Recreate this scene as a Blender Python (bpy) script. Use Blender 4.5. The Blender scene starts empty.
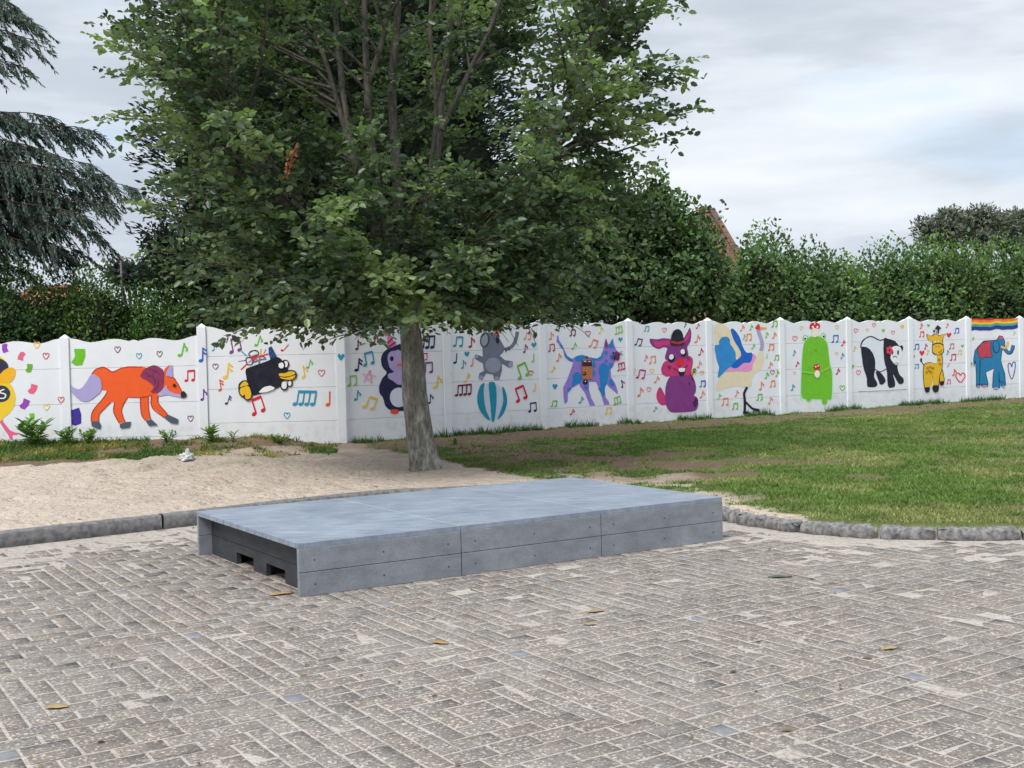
import bpy, bmesh, math, random
import numpy as np
from mathutils import Vector
random.seed(7); RNG = np.random.default_rng(11)
SC = bpy.context.scene
COL = SC.collection
R_ = math.radians

# ------------------------------------------------------------------ camera frame
FPX, PITCH, ROLL, CH = 1212.0, -0.0267, -0.0234, 1.5
cp, sp, cr, sr = math.cos(PITCH), math.sin(PITCH), math.cos(ROLL), math.sin(ROLL)
CF = np.array([0, cp, sp]); _U = np.array([0, -sp, cp]); _R = np.array([1.0, 0, 0])
CR = _R * cr + _U * sr; CU = -_R * sr + _U * cr
CP = np.array([0, 0, CH])
def ray(x, y): return CF + CR * ((x - 512) / FPX) + CU * ((384 - y) / FPX)
def at(x, y, Y):                       # point seen at (x, y) whose world y is Y
    d = ray(x, y); return CP + d * (Y / d[1])
def gnd(x, y, z=0.0):
    d = ray(x, y); return CP + d * ((z - CH) / d[2])

# ------------------------------------------------------------------ object helpers
ORG = {}
def link(o, parent=None):
    COL.objects.link(o)
    if parent is not None: o.parent = parent
    return o
def tag(o, label=None, cat=None, group=None, kind=None):
    if label: o['label'] = label
    if cat: o['category'] = cat
    if group: o['group'] = group
    if kind: o['kind'] = kind
    return o
def empty(name, loc, label, cat, group=None):
    o = bpy.data.objects.new(name, None); o.location = loc; o.empty_display_size = .2
    link(o); ORG[o] = np.array(loc, float); return tag(o, label, cat, group)
def mesh_np(name, V, faces, mats, parent=None, midx=None, col=None, smooth=False, loc=None):
    """V in world coordinates; faces a list of tuples or an (n,k) array"""
    V = np.asarray(V, float)
    org = ORG[parent] if parent is not None else (np.array(loc, float) if loc is not None else np.zeros(3))
    me = bpy.data.meshes.new(name)
    V = V - org
    if isinstance(faces, np.ndarray):
        n, k = faces.shape
        me.vertices.add(len(V)); me.vertices.foreach_set('co', V.astype(np.float32).ravel())
        me.loops.add(n * k); me.loops.foreach_set('vertex_index', faces.astype(np.int32).ravel())
        me.polygons.add(n)
        me.polygons.foreach_set('loop_start', np.arange(0, n * k, k, dtype=np.int32))
        me.polygons.foreach_set('loop_total', np.full(n, k, dtype=np.int32))
    else:
        me.from_pydata(V.tolist(), [], faces)
    if not isinstance(mats, (list, tuple)): mats = [mats]
    for m in mats: me.materials.append(m)
    if midx is not None: me.polygons.foreach_set('material_index', np.asarray(midx, np.int32))
    if smooth: me.polygons.foreach_set('use_smooth', np.ones(len(me.polygons), bool))
    me.update(calc_edges=True)
    if col is not None:
        a = me.color_attributes.new('Col', 'FLOAT_COLOR', 'POINT')
        c = np.ones((len(V), 4), np.float32); c[:, :3] = col
        a.data.foreach_set('color', c.ravel())
    o = bpy.data.objects.new(name, me); link(o, parent)
    if parent is None and loc is not None: o.location = loc
    ORG[o] = org
    return o

class MB:
    """collects simple solids, world coordinates"""
    def __init__(s): s.v = []; s.f = []; s.m = []
    def add(s, V, F, m=0):
        b = len(s.v); s.v += [tuple(map(float, p)) for p in V]
        s.f += [tuple(i + b for i in f) for f in F]; s.m += [m] * len(F)
    def box(s, o, ux, uy, uz, m=0):
        o, ux, uy, uz = [np.array(a, float) for a in (o, ux, uy, uz)]
        V = [o, o + ux, o + ux + uy, o + uy, o + uz, o + ux + uz, o + ux + uy + uz, o + uy + uz]
        s.add(V, [(0, 3, 2, 1), (4, 5, 6, 7), (0, 1, 5, 4), (1, 2, 6, 5), (2, 3, 7, 6), (3, 0, 4, 7)], m)
    def tube(s, pts, rad, n=8, m=0, cap=True):
        V, F = tube_np(pts, rad, n)
        F = [tuple(f) for f in F.tolist()]
        if cap:
            k = len(pts) - 1
            F.append(tuple(range(n - 1, -1, -1))); F.append(tuple(k * n + i for i in range(n)))
        s.add(V, F, m)
    def build(s, name, mats, parent=None, smooth=False, loc=None, bevel=0, seg=2):
        o = mesh_np(name, s.v, s.f, mats, parent, s.m, smooth=smooth, loc=loc)
        if bevel:
            b = o.modifiers.new('b', 'BEVEL'); b.width = bevel; b.segments = seg; b.limit_method = 'ANGLE'
        return o

def tube_np(pts, rad, n=6):
    pts = np.asarray(pts, float); k = len(pts)
    rad = np.broadcast_to(rad, (k,)) if np.ndim(rad) else np.full(k, rad)
    T = np.gradient(pts, axis=0); T /= np.linalg.norm(T, axis=1)[:, None] + 1e-9
    ref = np.array([0, 0, 1.0]) if abs(T[:, 2]).mean() < .8 else np.array([1.0, 0, 0])
    A = np.cross(T, ref); A /= np.linalg.norm(A, axis=1)[:, None] + 1e-9
    B = np.cross(T, A)
    a = np.arange(n) * 2 * math.pi / n
    V = pts[:, None] + (A[:, None] * np.cos(a)[None, :, None] + B[:, None] * np.sin(a)[None, :, None]) * rad[:, None, None]
    i = np.arange(k - 1)[:, None] * n; j = np.arange(n)[None]; j2 = (j + 1) % n
    F = np.stack([i + j, i + j2, i + n + j2, i + n + j], -1).reshape(-1, 4)
    return V.reshape(-1, 3), F
class Tubes:
    def __init__(s): s.V = []; s.F = []; s.n = 0
    def add(s, pts, rad, n=6):
        V, F = tube_np(pts, rad, n); s.V.append(V); s.F.append(F + s.n); s.n += len(V)
    def build(s, name, mat, parent): return mesh_np(name, np.concatenate(s.V), np.concatenate(s.F), mat, parent, smooth=True)

# value noise (numpy) for terrain masks
_tab = RNG.random((256, 256))
def vnoise(x, y, s=1.0, seed=0):
    x = np.asarray(x) / s + seed * 17.3; y = np.asarray(y) / s + seed * 9.1
    xi = np.floor(x).astype(int); yi = np.floor(y).astype(int); fx = x - xi; fy = y - yi
    fx = fx * fx * (3 - 2 * fx); fy = fy * fy * (3 - 2 * fy)
    t = lambda a, b: _tab[a & 255, b & 255]
    return (t(xi, yi) * (1 - fx) + t(xi + 1, yi) * fx) * (1 - fy) + (t(xi, yi + 1) * (1 - fx) + t(xi + 1, yi + 1) * fx) * fy
def fbm(x, y, s=1.0, seed=0, o=4):
    r = 0; a = .5; tot = 0
    for i in range(o):
        r = r + a * vnoise(x, y, s / 2 ** i, seed + i * 3); tot += a; a *= .5
    return r / tot
def inpoly(x, y, poly):
    c = np.zeros(np.shape(x), bool); n = len(poly)
    for i in range(n):
        x1, y1 = poly[i][:2]; x2, y2 = poly[(i + 1) % n][:2]
        if y1 == y2: continue
        k = ((y1 > y) != (y2 > y)) & (x < (x2 - x1) * (y - y1) / (y2 - y1) + x1); c ^= k
    return c
def sdist(x, y, line):            # distance to open polyline
    d = np.full(np.shape(x), 1e9)
    for (x1, y1), (x2, y2) in zip(line[:-1], line[1:]):
        dx, dy = x2 - x1, y2 - y1; t = np.clip(((x - x1) * dx + (y - y1) * dy) / (dx * dx + dy * dy), 0, 1)
        d = np.minimum(d, np.hypot(x - x1 - t * dx, y - y1 - t * dy))
    return d
def catmull(P, n=5, closed=False):
    P = [np.array(p, float) for p in P]; out = []
    N = len(P)
    for i in range(N if closed else N - 1):
        if closed: a, b, c, d = P[i - 1], P[i], P[(i + 1) % N], P[(i + 2) % N]
        else: a, b, c, d = P[max(i - 1, 0)], P[i], P[i + 1], P[min(i + 2, N - 1)]
        for k in range(n):
            t = k / n
            out.append(.5 * (2 * b + (c - a) * t + (2 * a - 5 * b + 4 * c - d) * t * t + (3 * b - a - 3 * c + d) * t ** 3))
    if not closed: out.append(P[-1])
    return out

# ------------------------------------------------------------------ materials
def s2l(c): return tuple(((v / 255) / 12.92 if v / 255 <= .04045 else ((v / 255 + .055) / 1.055) ** 2.4) for v in c)
def new_mat(name):
    m = bpy.data.materials.new(name); m.use_nodes = True; nt = m.node_tree; b = nt.nodes['Principled BSDF']
    return m, nt, b
def node(nt, t, **kw):
    n = nt.nodes.new(t)
    for k, v in kw.items():
        if k.startswith('i_'):
            k = k[2:]; n.inputs[int(k) if k.isdigit() else k.replace('_', ' ')].default_value = v
        else: setattr(n, k, v)
    return n
def ramp(nt, src, stops):
    r = nt.nodes.new('ShaderNodeValToRGB'); e = r.color_ramp.elements
    while len(e) < len(stops): e.new(.5)
    for el, (p, c) in zip(e, stops): el.position = p; el.color = (*c, 1) if len(c) == 3 else c
    nt.links.new(src, r.inputs[0]); return r.outputs[0]
def mixc(nt, a, b, f, mode='MIX'):
    m = nt.nodes.new('ShaderNodeMix'); m.data_type = 'RGBA'; m.blend_type = mode
    for v, i in ((f, 0), (a, 6), (b, 7)):
        if hasattr(v, 'links') or hasattr(v, 'is_linked'): nt.links.new(v, m.inputs[i])
        else: m.inputs[i].default_value = v if i == 0 else ((*v, 1) if len(v) == 3 else v)
    return m.outputs[2]
def coords(nt, kind='Object'):
    return nt.nodes.new('ShaderNodeTexCoord').outputs[kind]
def noise(nt, scale, detail=4, rough=.55, vec=None, out=0):
    n = node(nt, 'ShaderNodeTexNoise'); n.inputs['Scale'].default_value = scale
    n.inputs['Detail'].default_value = detail; n.inputs['Roughness'].default_value = rough
    if vec is not None: nt.links.new(vec, n.inputs['Vector'])
    return n.outputs[out]
def bump(nt, b, h, strength, dist):
    n = node(nt, 'ShaderNodeBump'); n.inputs['Strength'].default_value = strength; n.inputs['Distance'].default_value = dist
    nt.links.new(h, n.inputs['Height']); nt.links.new(n.outputs[0], b.inputs['Normal']); return n
def simple(name, c1, c2=None, scale=8, rough=.8, bmp=.2, bdist=.004, spec=.3, detail=5, lo=.35, hi=.65):
    m, nt, b = new_mat(name); v = coords(nt)
    n = noise(nt, scale, detail, .6, v)
    c2 = c2 or tuple(x * .8 for x in c1)
    nt.links.new(ramp(nt, n, [(lo, c2), (hi, c1)]), b.inputs['Base Color'])
    b.inputs['Roughness'].default_value = rough; b.inputs['Specular IOR Level'].default_value = spec
    if bmp: bump(nt, b, noise(nt, scale * 6, 4, .6, v), bmp, bdist)
    return m
_paint = {}
def paint(c):
    if c in _paint: return _paint[c]
    l = s2l(c); a = tuple(min(.82, x * 1.12) for x in l)
    m, nt, b = new_mat('wall_paint'); v = coords(nt)
    n = noise(nt, 9, 8, .7, v)
    d = tuple(x * .82 for x in a); w = tuple(min(.85, x * 1.05 + .012) for x in a)
    nt.links.new(ramp(nt, n, [(.25, d), (.42, a), (.7, w)]), b.inputs['Base Color'])
    b.inputs['Roughness'].default_value = .7; b.inputs['Specular IOR Level'].default_value = .25
    _paint[c] = m; return m
def leaf_mat(name, trans=.28, rough=.5, spec=.35):
    m, nt, b = new_mat(name)
    a = node(nt, 'ShaderNodeAttribute', attribute_name='Col')
    g = node(nt, 'ShaderNodeNewGeometry')
    back = mixc(nt, a.outputs['Color'], (1.15, 1.2, 1.25), 1.0, 'MULTIPLY')
    c = mixc(nt, a.outputs['Color'], back, g.outputs['Backfacing'])
    nt.links.new(c, b.inputs['Base Color'])
    b.inputs['Roughness'].default_value = rough; b.inputs['Specular IOR Level'].default_value = spec
    t = node(nt, 'ShaderNodeBsdfTranslucent')
    tc = mixc(nt, c, (1.3, 1.5, .6), 1.0, 'MULTIPLY'); nt.links.new(tc, t.inputs[0])
    mx = node(nt, 'ShaderNodeMixShader'); mx.inputs[0].default_value = trans
    nt.links.new(b.outputs[0], mx.inputs[1]); nt.links.new(t.outputs[0], mx.inputs[2])
    nt.links.new(mx.outputs[0], nt.nodes['Material Output'].inputs[0]); return m

# ------------------------------------------------------------------ camera, sky, sun
cam = bpy.data.cameras.new('camera'); co = bpy.data.objects.new('camera', cam); COL.objects.link(co)
cam.sensor_width = 36; cam.lens = FPX / 1024 * 36; cam.clip_end = 3000; cam.clip_start = .05
co.location = CP
from mathutils import Matrix
M = Matrix(((CR[0], CU[0], -CF[0]), (CR[1], CU[1], -CF[1]), (CR[2], CU[2], -CF[2])))
co.rotation_euler = M.to_euler(); SC.camera = co
SUN_EL, SUN_AZ = 52, 215          # azimuth from +y clockwise: behind the camera, to its left
w = bpy.data.worlds.new('World'); SC.world = w; w.use_nodes = True; nt = w.node_tree
bg = nt.nodes['Background']
sky = node(nt, 'ShaderNodeTexSky', sky_type='NISHITA', sun_disc=False)
sky.sun_elevation = R_(SUN_EL); sky.sun_rotation = R_(SUN_AZ); sky.air_density = 1.0; sky.dust_density = 1.5; sky.ozone_density = 1.5
tc = coords(nt, 'Generated')
mp = node(nt, 'ShaderNodeMapping'); mp.inputs['Scale'].default_value = (1, 1, 4.2); mp.inputs['Location'].default_value = (.3, 1.7, .4)
nt.links.new(tc, mp.inputs[0])
cl = noise(nt, 3.2, 9, .52, mp.outputs[0])
cover = ramp(nt, cl, [(.30, (.35, .35, .35)), (.46, (1, 1, 1))])
mp2 = node(nt, 'ShaderNodeMapping'); mp2.inputs['Scale'].default_value = (1, 1, 5); mp2.inputs['Location'].default_value = (4.3, .7, .1)
nt.links.new(tc, mp2.inputs[0])
cl2 = noise(nt, 2.7, 10, .55, mp2.outputs[0])
K = 10.6      # cloud radiance in the sky texture's own units (times the 0.06 strength)
tone = ramp(nt, cl2, [(.28, (.40, .45, .52)), (.44, (.47, .525, .59)), (.54, (.60, .645, .70)), (.66, (.70, .735, .775))])
sep = node(nt, 'ShaderNodeSeparateXYZ'); nt.links.new(tc, sep.inputs[0])
zr = node(nt, 'ShaderNodeMapRange'); zr.inputs['From Min'].default_value = .30; zr.inputs['From Max'].default_value = .95
zr.inputs['To Min'].default_value = K; zr.inputs['To Max'].default_value = K * 2.0; nt.links.new(sep.outputs[2], zr.inputs[0])
vm = node(nt, 'ShaderNodeVectorMath', operation='SCALE'); nt.links.new(tone, vm.inputs[0]); nt.links.new(zr.outputs[0], vm.inputs['Scale'])
# thin-cloud blue: the clear sky with a light veil
veil = node(nt, 'ShaderNodeVectorMath', operation='ADD'); nt.links.new(sky.outputs[0], veil.inputs[0]); veil.inputs[1].default_value = (2.2, 2.9, 3.9)
fin = mixc(nt, veil.outputs[0], vm.outputs[0], cover)
nt.links.new(fin, bg.inputs[0]); bg.inputs[1].default_value = .1
sl = bpy.data.lights.new('sun', 'SUN'); sl.energy = 2.4; sl.angle = R_(24); sl.color = (1, .96, .9)
so = bpy.data.objects.new('sun', sl); COL.objects.link(so)
az = R_(SUN_AZ); el = R_(SUN_EL)
sd = Vector((math.sin(az) * math.cos(el), math.cos(az) * math.cos(el), math.sin(el)))
so.rotation_euler = sd.to_track_quat('Z', 'Y').to_euler(); so.location = (0, 0, 30)
vs = SC.view_settings; vs.view_transform = 'Standard'; vs.look = 'None'; vs.exposure = .33; vs.gamma = 1; vs.use_curve_mapping = False

# ------------------------------------------------------------------ plan of the place
YAW = .5591; cY, sY = math.cos(YAW), math.sin(YAW)
CX, CYY = -2.54, 18.03            # corner of the two walls
WD = R_(32); dW = np.array([math.cos(WD), math.sin(WD), 0]); nW = np.array([math.sin(WD), -math.cos(WD), 0])
KERB_L = [(-16, .1), (-9.2, 5.75), (-4.18, 9.88), (-2.88, 10.96), (-2.2, 11.6), (-1.3, 12.25), (-.2, 12.45), (.7, 12.0)]
KERB_R = [(.7, 12.0), (1.35, 11.3), (1.80, 10.62), (2.0, 10.12), (2.27, 9.74), (2.72, 9.34), (3.26, 9.18), (3.83, 9.1), (4.6, 9.15), (5.6, 9.35), (7.2, 9.8), (9.5, 10.6), (13, 12), (18, 14)]
KERB = KERB_L + KERB_R[1:]
PAVE_POLY = KERB + [(40, 20), (40, -60), (-60, -60), (-40, -18)]
def terrain_z(x, y):
    d = sdist(x, y, KERB); ins = inpoly(x, y, PAVE_POLY)
    rise = .105 + .12 * (1 - np.exp(-d / 4.0))
    dent = np.clip(fbm(x, y, .26, 7, 3) - .52, 0, 1) * .16
    rough = (fbm(x, y, .35, 3, 4) - .5) * .055 - dent * (x < 1.5) + (fbm(x, y, 1.6, 5, 3) - .5) * .05
    g = rough * np.clip(d / .4, 0, 1)
    # mound along the left wall
    mound = .12 * np.exp(-((y - 17.9) / .9) ** 2) * np.clip((-2.9 - x) / .8, 0, 1) 
    zo = rise + g + mound
    n = fbm(x, y, .8, 9, 5)
    zi = -.0017 + .0068 * np.exp(-d / .75) * (n * 1.4) + (fbm(x, y, 1.3, 12, 4) - .5) * .0011 + (fbm(x, y, .14, 15, 2) - .5) * .0016
    return np.where(ins, zi, zo)
def tz(x, y): return float(terrain_z(np.array([x]), np.array([y]))[0])

gp = lambda L, z=.17: [tuple(gnd(a, b, z)[:2]) for a, b in L]
LAWN = gp([(352, 438), (372, 449), (440, 459), (500, 470), (575, 481), (640, 486), (722, 493), (752, 501), (800, 508), (792, 519), (740, 521), (770, 525), (850, 534), (1024, 537), (1400, 560), (1500, 430), (1024, 396), (850, 408), (700, 420), (540, 432), (445, 436)])
BARE = gp([(500, 455), (560, 452), (640, 449), (745, 458), (760, 470), (700, 484), (640, 482), (560, 472), (505, 464)])
WEED = gp([(-200, 442), (-200, 458), (0, 454), (60, 456), (130, 462), (200, 458), (250, 452), (330, 447), (330, 438), (200, 436), (0, 437)], .3)
def lawn_mask(x, y):
    jx = x + (fbm(x, y, .5, 31, 3) - .5) * .9; jy = y + (fbm(x, y, .5, 37, 3) - .5) * .9
    m = inpoly(jx, jy, LAWN).astype(float)
    # distance to the wall: bare strip of earth
    dw = -((x - CX) * nW[0] + (y - CYY) * nW[1]) * -1
    m = m * np.where((dw > .25) & (dw < 1.2 + .6 * vnoise(x, y, 1.1, 4)), .10, 1)
    n = fbm(x * .8, y * 1.3, .42, 41, 4); n2 = fbm(x, y, 1.4, 43, 3)
    b = inpoly(jx, jy, BARE)
    m = m * np.where(b, np.clip((n - .51) * 9, .03, 1), np.clip((n * .7 + n2 * .5 - .47 + .10 * np.clip((x - 2.2) / 2, 0, 1)) * 7, .12, 1))
    return np.clip(m, 0, 1) * ~inpoly(x, y, PAVE_POLY)
def weed_mask(x, y):
    jx = x + (fbm(x, y, .4, 51, 3) - .5) * .4; jy = y + (fbm(x, y, .4, 57, 3) - .5) * .5
    return inpoly(jx, jy, WEED) * np.clip((fbm(x, y, .5, 61, 3) - .33) * 5, 0, 1)

# ------------------------------------------------------------------ ground sheet
def spread(a, b, step, far, k=14):
    mid = np.arange(a, b + 1e-6, step); g = np.geomspace(step * 2, far, k)
    return np.concatenate([a - g[::-1], mid, b + g])
gx = spread(-9.5, 16.0, .055, 500); gy = spread(2.4, 29.0, .055, 700)
X, Y = np.meshgrid(gx, gy); Z = terrain_z(X.ravel(), Y.ravel()).reshape(X.shape)
fx, fy = X.ravel(), Y.ravel()
SAND = np.array([.49, .41, .34]); JOINT = np.array([.43, .385, .345]); EARTH = np.array([.175, .120, .085]); GRB = np.array([.10, .125, .04])
ins = inpoly(fx, fy, PAVE_POLY); lm = lawn_mask(fx, fy); wm = weed_mask(fx, fy)
inl = inpoly(fx, fy, LAWN).astype(float)
dwl = (fx - CX) * nW[0] + (fy - CYY) * nW[1]
dkk = sdist(fx, fy, KERB)
earth = np.clip(inl * (.85 + .5 * fbm(fx, fy, 1.2, 71, 4)) , 0, 1)
earth = np.where(fx < 3.2, earth * np.clip((dkk - .35) / 1.1 + (fbm(fx, fy, .5, 75, 3) - .5) * 1.2, .0, 1), earth)
earth = np.maximum(earth, np.clip(1 - (fy - 16.2) * -1.2, 0, 1) * (fx < CX + .8) * np.clip((fy - 16.3) / 1.0, 0, 1) * .7)
earth = np.maximum(earth, (dwl < .2).astype(float))
earth = np.maximum(earth, .75 * np.clip((fy - 14.6) / 2.2, 0, 1) * np.clip((fx + 5.2) / 2.0, 0, 1) * np.clip(fbm(fx, fy, .6, 77, 4) * 3 - .9, 0, 1) * (fx < 3))
c = SAND[None] * (1 + .16 * (fbm(fx, fy, .5, 81, 4) - .5)[:, None])
c = c * (1 - earth[:, None]) + EARTH[None] * earth[:, None]
gm = np.clip(lm * .8 + wm * .25 + inl * .25 * (fx > 2), 0, 1)[:, None]
c = c * (1 - gm) + GRB[None] * gm
c = np.where(ins[:, None], JOINT[None] * (1 + .25 * (fbm(fx, fy, .6, 85, 4) - .5))[:, None], c)
ny, nx = X.shape; ii = (np.arange(ny - 1)[:, None] * nx + np.arange(nx - 1)[None]).ravel()
F = np.stack([ii, ii + 1, ii + nx + 1, ii + nx], 1)
m, nt, b = new_mat('sandy_ground'); a = node(nt, 'ShaderNodeAttribute', attribute_name='Col'); v = coords(nt)
n1 = noise(nt, 45, 5, .7, v); n2 = noise(nt, 11, 3, .55, v)
c1 = mixc(nt, a.outputs['Color'], ramp(nt, n1, [(.3, (.55, .52, .49)), (.46, (1, 1, 1)), (.75, (1.16, 1.16, 1.16))]), 1.0, 'MULTIPLY')
c1 = mixc(nt, c1, ramp(nt, n2, [(.28, (.7, .68, .66)), (.42, (1, 1, 1))]), .8, 'MULTIPLY')  # low spots of the bump noise painted darker, as shade in the dents
nt.links.new(c1, b.inputs['Base Color']); b.inputs['Roughness'].default_value = .95; b.inputs['Specular IOR Level'].default_value = .1
bump(nt, b, n2, 1.0, .065); bb = node(nt, 'ShaderNodeBump'); bb.inputs['Strength'].default_value = .5; bb.inputs['Distance'].default_value = .02
nt.links.new(n1, bb.inputs['Height']); nt.links.new(b.inputs['Normal'].links[0].from_socket, bb.inputs['Normal']); nt.links.new(bb.outputs[0], b.inputs['Normal'])
o = mesh_np('ground', np.stack([fx, fy, Z.ravel()], 1), F, m, col=c, smooth=True); tag(o, kind='structure')

# ------------------------------------------------------------------ paving
A0 = np.array([.721, 4.738]); ua = np.array([.987, .690]) / 12; va = np.array([-.790, 1.270]) / 12
bricks = []
def cellori(i, j):
    # orientation of lattice cell (i, j): True = runs along u
    i %= 12; j %= 12
    a = i if i < 6 else 11 - i; c_ = j if j < 6 else 11 - j
    return c_ <= a            # near the u axis -> u
N = 14
seen = set()
for I in range(-8, 10):
    for J in range(-6, 10):
        bi, bj = I * 12, J * 12
        # u diamond between (bi,bj) and (bi+12,bj): rows above (j>=0) and below
        for k in range(6):
            for side in (0, 1):
                row = bj + k if side == 0 else bj - 1 - k
                lo, hi = bi + k, bi + 12 - k
                if k == 0 and side == 1:
                    bricks.append((lo, row, 1, 1, 1)); i = lo + 1
                    while i + 2 <= hi: bricks.append((i, row, 2, 1, 0)); i += 2
                    bricks.append((i, row, 1, 1, 0)); i = hi
                else: i = lo
                while i < hi: bricks.append((i, row, 2, 1, 0)); i += 2
                lo2, hi2 = bj + k + 1, bj + 11 - k
                colx = bi + k if side == 0 else bi - 1 - k
                i = lo2
                while i < hi2: bricks.append((colx, i, 1, 2, 0)); i += 2
bricks = np.array(bricks, float)
ctr = A0 + (bricks[:, 0] + bricks[:, 2] / 2)[:, None] * ua + (bricks[:, 1] + bricks[:, 3] / 2)[:, None] * va
keep = (ctr[:, 0] > -8.5) & (ctr[:, 0] < 9.5) & (ctr[:, 1] > 1.6) & inpoly(ctr[:, 0], ctr[:, 1], PAVE_POLY)
bricks = bricks[keep]; ctr = ctr[keep]; nb = len(bricks)
lu, lv = np.linalg.norm(ua), np.linalg.norm(va)
rnd = RNG.normal(0, 1, (nb, 6))
V = np.zeros((nb, 12, 3)); sgn = [(-1, -1), (1, -1), (1, 1), (-1, 1)]
eu, ev = ua / lu, va / lv
gap = .0068
for q, (sx, sy) in enumerate(sgn):
    for lvl, (inset, z) in enumerate(((gap + .0015, 0), (gap, -.003), (gap, -.04))):
        hu = bricks[:, 2] * lu / 2 - inset; hv = bricks[:, 3] * lv / 2 - inset
        p = ctr + (sx * hu)[:, None] * eu + (sy * hv)[:, None] * ev + rnd[:, :2] * .0015
        V[:, lvl * 4 + q, :2] = p + RNG.normal(0, .0012, (nb, 2))
        V[:, lvl * 4 + q, 2] = z + rnd[:, 2] * .0007 + sx * rnd[:, 3] * .0004 + sy * rnd[:, 4] * .0004
base = np.arange(nb)[:, None] * 12
fl = [[0, 1, 2, 3]] + [[q, q + 4, (q + 1) % 4 + 4, (q + 1) % 4] for q in range(4)] + [[q + 4, q + 8, (q + 1) % 4 + 8, (q + 1) % 4 + 4] for q in range(4)]
F = np.concatenate([base + np.array(f)[None] for f in fl])
bc = np.array([.238, .212, .192])[None] * (1 + .05 * rnd[:, 5:6]) * (1 + np.array([[.012, 0, -.012]]) * rnd[:, 1:2])
bc *= (1 + .22 * (fbm(ctr[:, 0], ctr[:, 1], 1.4, 91, 4) - .5))[:, None]
bc[bricks[:, 4] > .5] = (.33, .335, .36)
cb = np.repeat(bc, 12, 0)
flag = np.repeat(bricks[:, 4] > .5, 12)
m, nt, b = new_mat('washed_concrete_pavers'); a = node(nt, 'ShaderNodeAttribute', attribute_name='Col'); v = coords(nt)
vo = node(nt, 'ShaderNodeTexVoronoi'); vo.inputs['Scale'].default_value = 95; nt.links.new(v, vo.inputs['Vector'])
sp_ = ramp(nt, node(nt, 'ShaderNodeSeparateColor').outputs[0], [(0, (0, 0, 0)), (1, (1, 1, 1))])
sc_ = nt.nodes[-1] if False else None
sep = [n for n in nt.nodes if n.bl_idname == 'ShaderNodeSeparateColor'][0]; nt.links.new(vo.outputs['Color'], sep.inputs[0])
peb = ramp(nt, sep.outputs[0], [(0, (.58, .57, .56)), (.5, (.86, .85, .84)), (.84, (1.08, 1.07, 1.05)), (.95, (2.1, 2.1, 2.08))])
n0 = noise(nt, 190, 3, .7, v)
cc = mixc(nt, a.outputs['Color'], peb, .85, 'MULTIPLY')
cc = mixc(nt, cc, ramp(nt, n0, [(.34, (.50, .48, .46)), (.6, (1.2, 1.2, 1.2))]), .9, 'MULTIPLY')
dust = noise(nt, 1.1, 6, .62, v); dm = ramp(nt, dust, [(.46, (0, 0, 0)), (.70, (.6, .6, .6))])
fine = ramp(nt, noise(nt, 60, 3, .7, v), [(.4, (.1, .1, .1)), (.65, (1, 1, 1))])
dmf = mixc(nt, dm, fine, 1.0, 'MULTIPLY')
cc = mixc(nt, cc, (.36, .325, .29), dmf)
nt.links.new(cc, b.inputs['Base Color']); b.inputs['Roughness'].default_value = .88; b.inputs['Specular IOR Level'].default_value = .2
bump(nt, b, vo.outputs['Distance'], .35, .003)
m_mark = simple('smooth_grey_paver', (.235, .235, .245), (.17, .17, .18), 20, .95, .05, .002)
isg = (bricks[:, 4] > .5).astype(int)
o = mesh_np('paving', V.reshape(-1, 3), F, [m, m_mark], col=cb, midx=np.tile(isg, 9)); tag(o, kind='structure')
# ------------------------------------------------------------------ kerb stones
m_blue = simple('bluestone', (.30, .295, .29), (.13, .125, .125), 24, .9, .9, .012, .15, lo=.38, hi=.6)
m_conc = simple('kerb_concrete', (.23, .225, .225), (.12, .12, .125), 19, .9, .6, .006, .15, lo=.36, hi=.62)
def along(line, s):
    for (a, b2) in zip(line[:-1], line[1:]):
        a = np.array(a); b2 = np.array(b2); L = np.linalg.norm(b2 - a)
        if s <= L: return a + (b2 - a) * s / L, (b2 - a) / L
        s -= L
    return b2, (b2 - a) / L
def linelen(line): return sum(math.dist(a, b2) for a, b2 in zip(line[:-1], line[1:]))
def kerb_piece(line, s0, s1, wid, h, mat, rough, label, group, cham=.012):
    n = max(3, int((s1 - s0) / .025)); V = []; ring = 10
    prof = [(-.5, -.06), (-.5, .5), (-.49, .88), (-.42, .99), (0, 1.02), (.42, .99), (.49, .88), (.5, .5), (.5, -.06), (0, -.06)]
    r0 = random.random() * 50; mid, _ = along(line, (s0 + s1) / 2)
    for k in range(n + 1):
        t = k / n; p, d = along(line, s0 + (s1 - s0) * t); nn = np.array([-d[1], d[0]])
        e = 1 - rough * 1.6 * max(0, abs(t - .5) * 2 - .86)
        for (a, c_) in prof:
            j = rough * (fbm(np.array([k * .35 + r0]), np.array([a * 3 + c_ * 2]), 1, 2, 3)[0] - .5)
            q = p + nn * (a * wid * e + j * .09)
            V.append((q[0], q[1], h * c_ * (1 - (1 - e) * .8) + j * .055 if c_ > 0 else h * c_ - .02))
    F = [(k * ring + i, k * ring + (i + 1) % ring, (k + 1) * ring + (i + 1) % ring, (k + 1) * ring + i) for k in range(n) for i in range(ring)]
    F += [tuple(range(ring)), tuple(n * ring + i for i in range(ring - 1, -1, -1))]
    o = mesh_np('kerb_stone', V, F, mat, smooth=True, loc=(mid[0], mid[1], 0))
    tag(o, label, 'kerb stone', group); return o
Ll = linelen(KERB_L[:4])
lab = {0: 'long straight grey kerb stone running out of the left edge of the picture', 1: 'shorter straight grey kerb stone ending behind the low grey platform'}
kerb_piece(KERB_L[1:], 0, 2.6, .14, .13, m_conc, .12, 'straight grey kerb stone beyond the left edge, farthest from the platform', 'straight kerb stones along the sand')
sA = math.dist(KERB_L[1], KERB_L[2]) + 1.32
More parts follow.
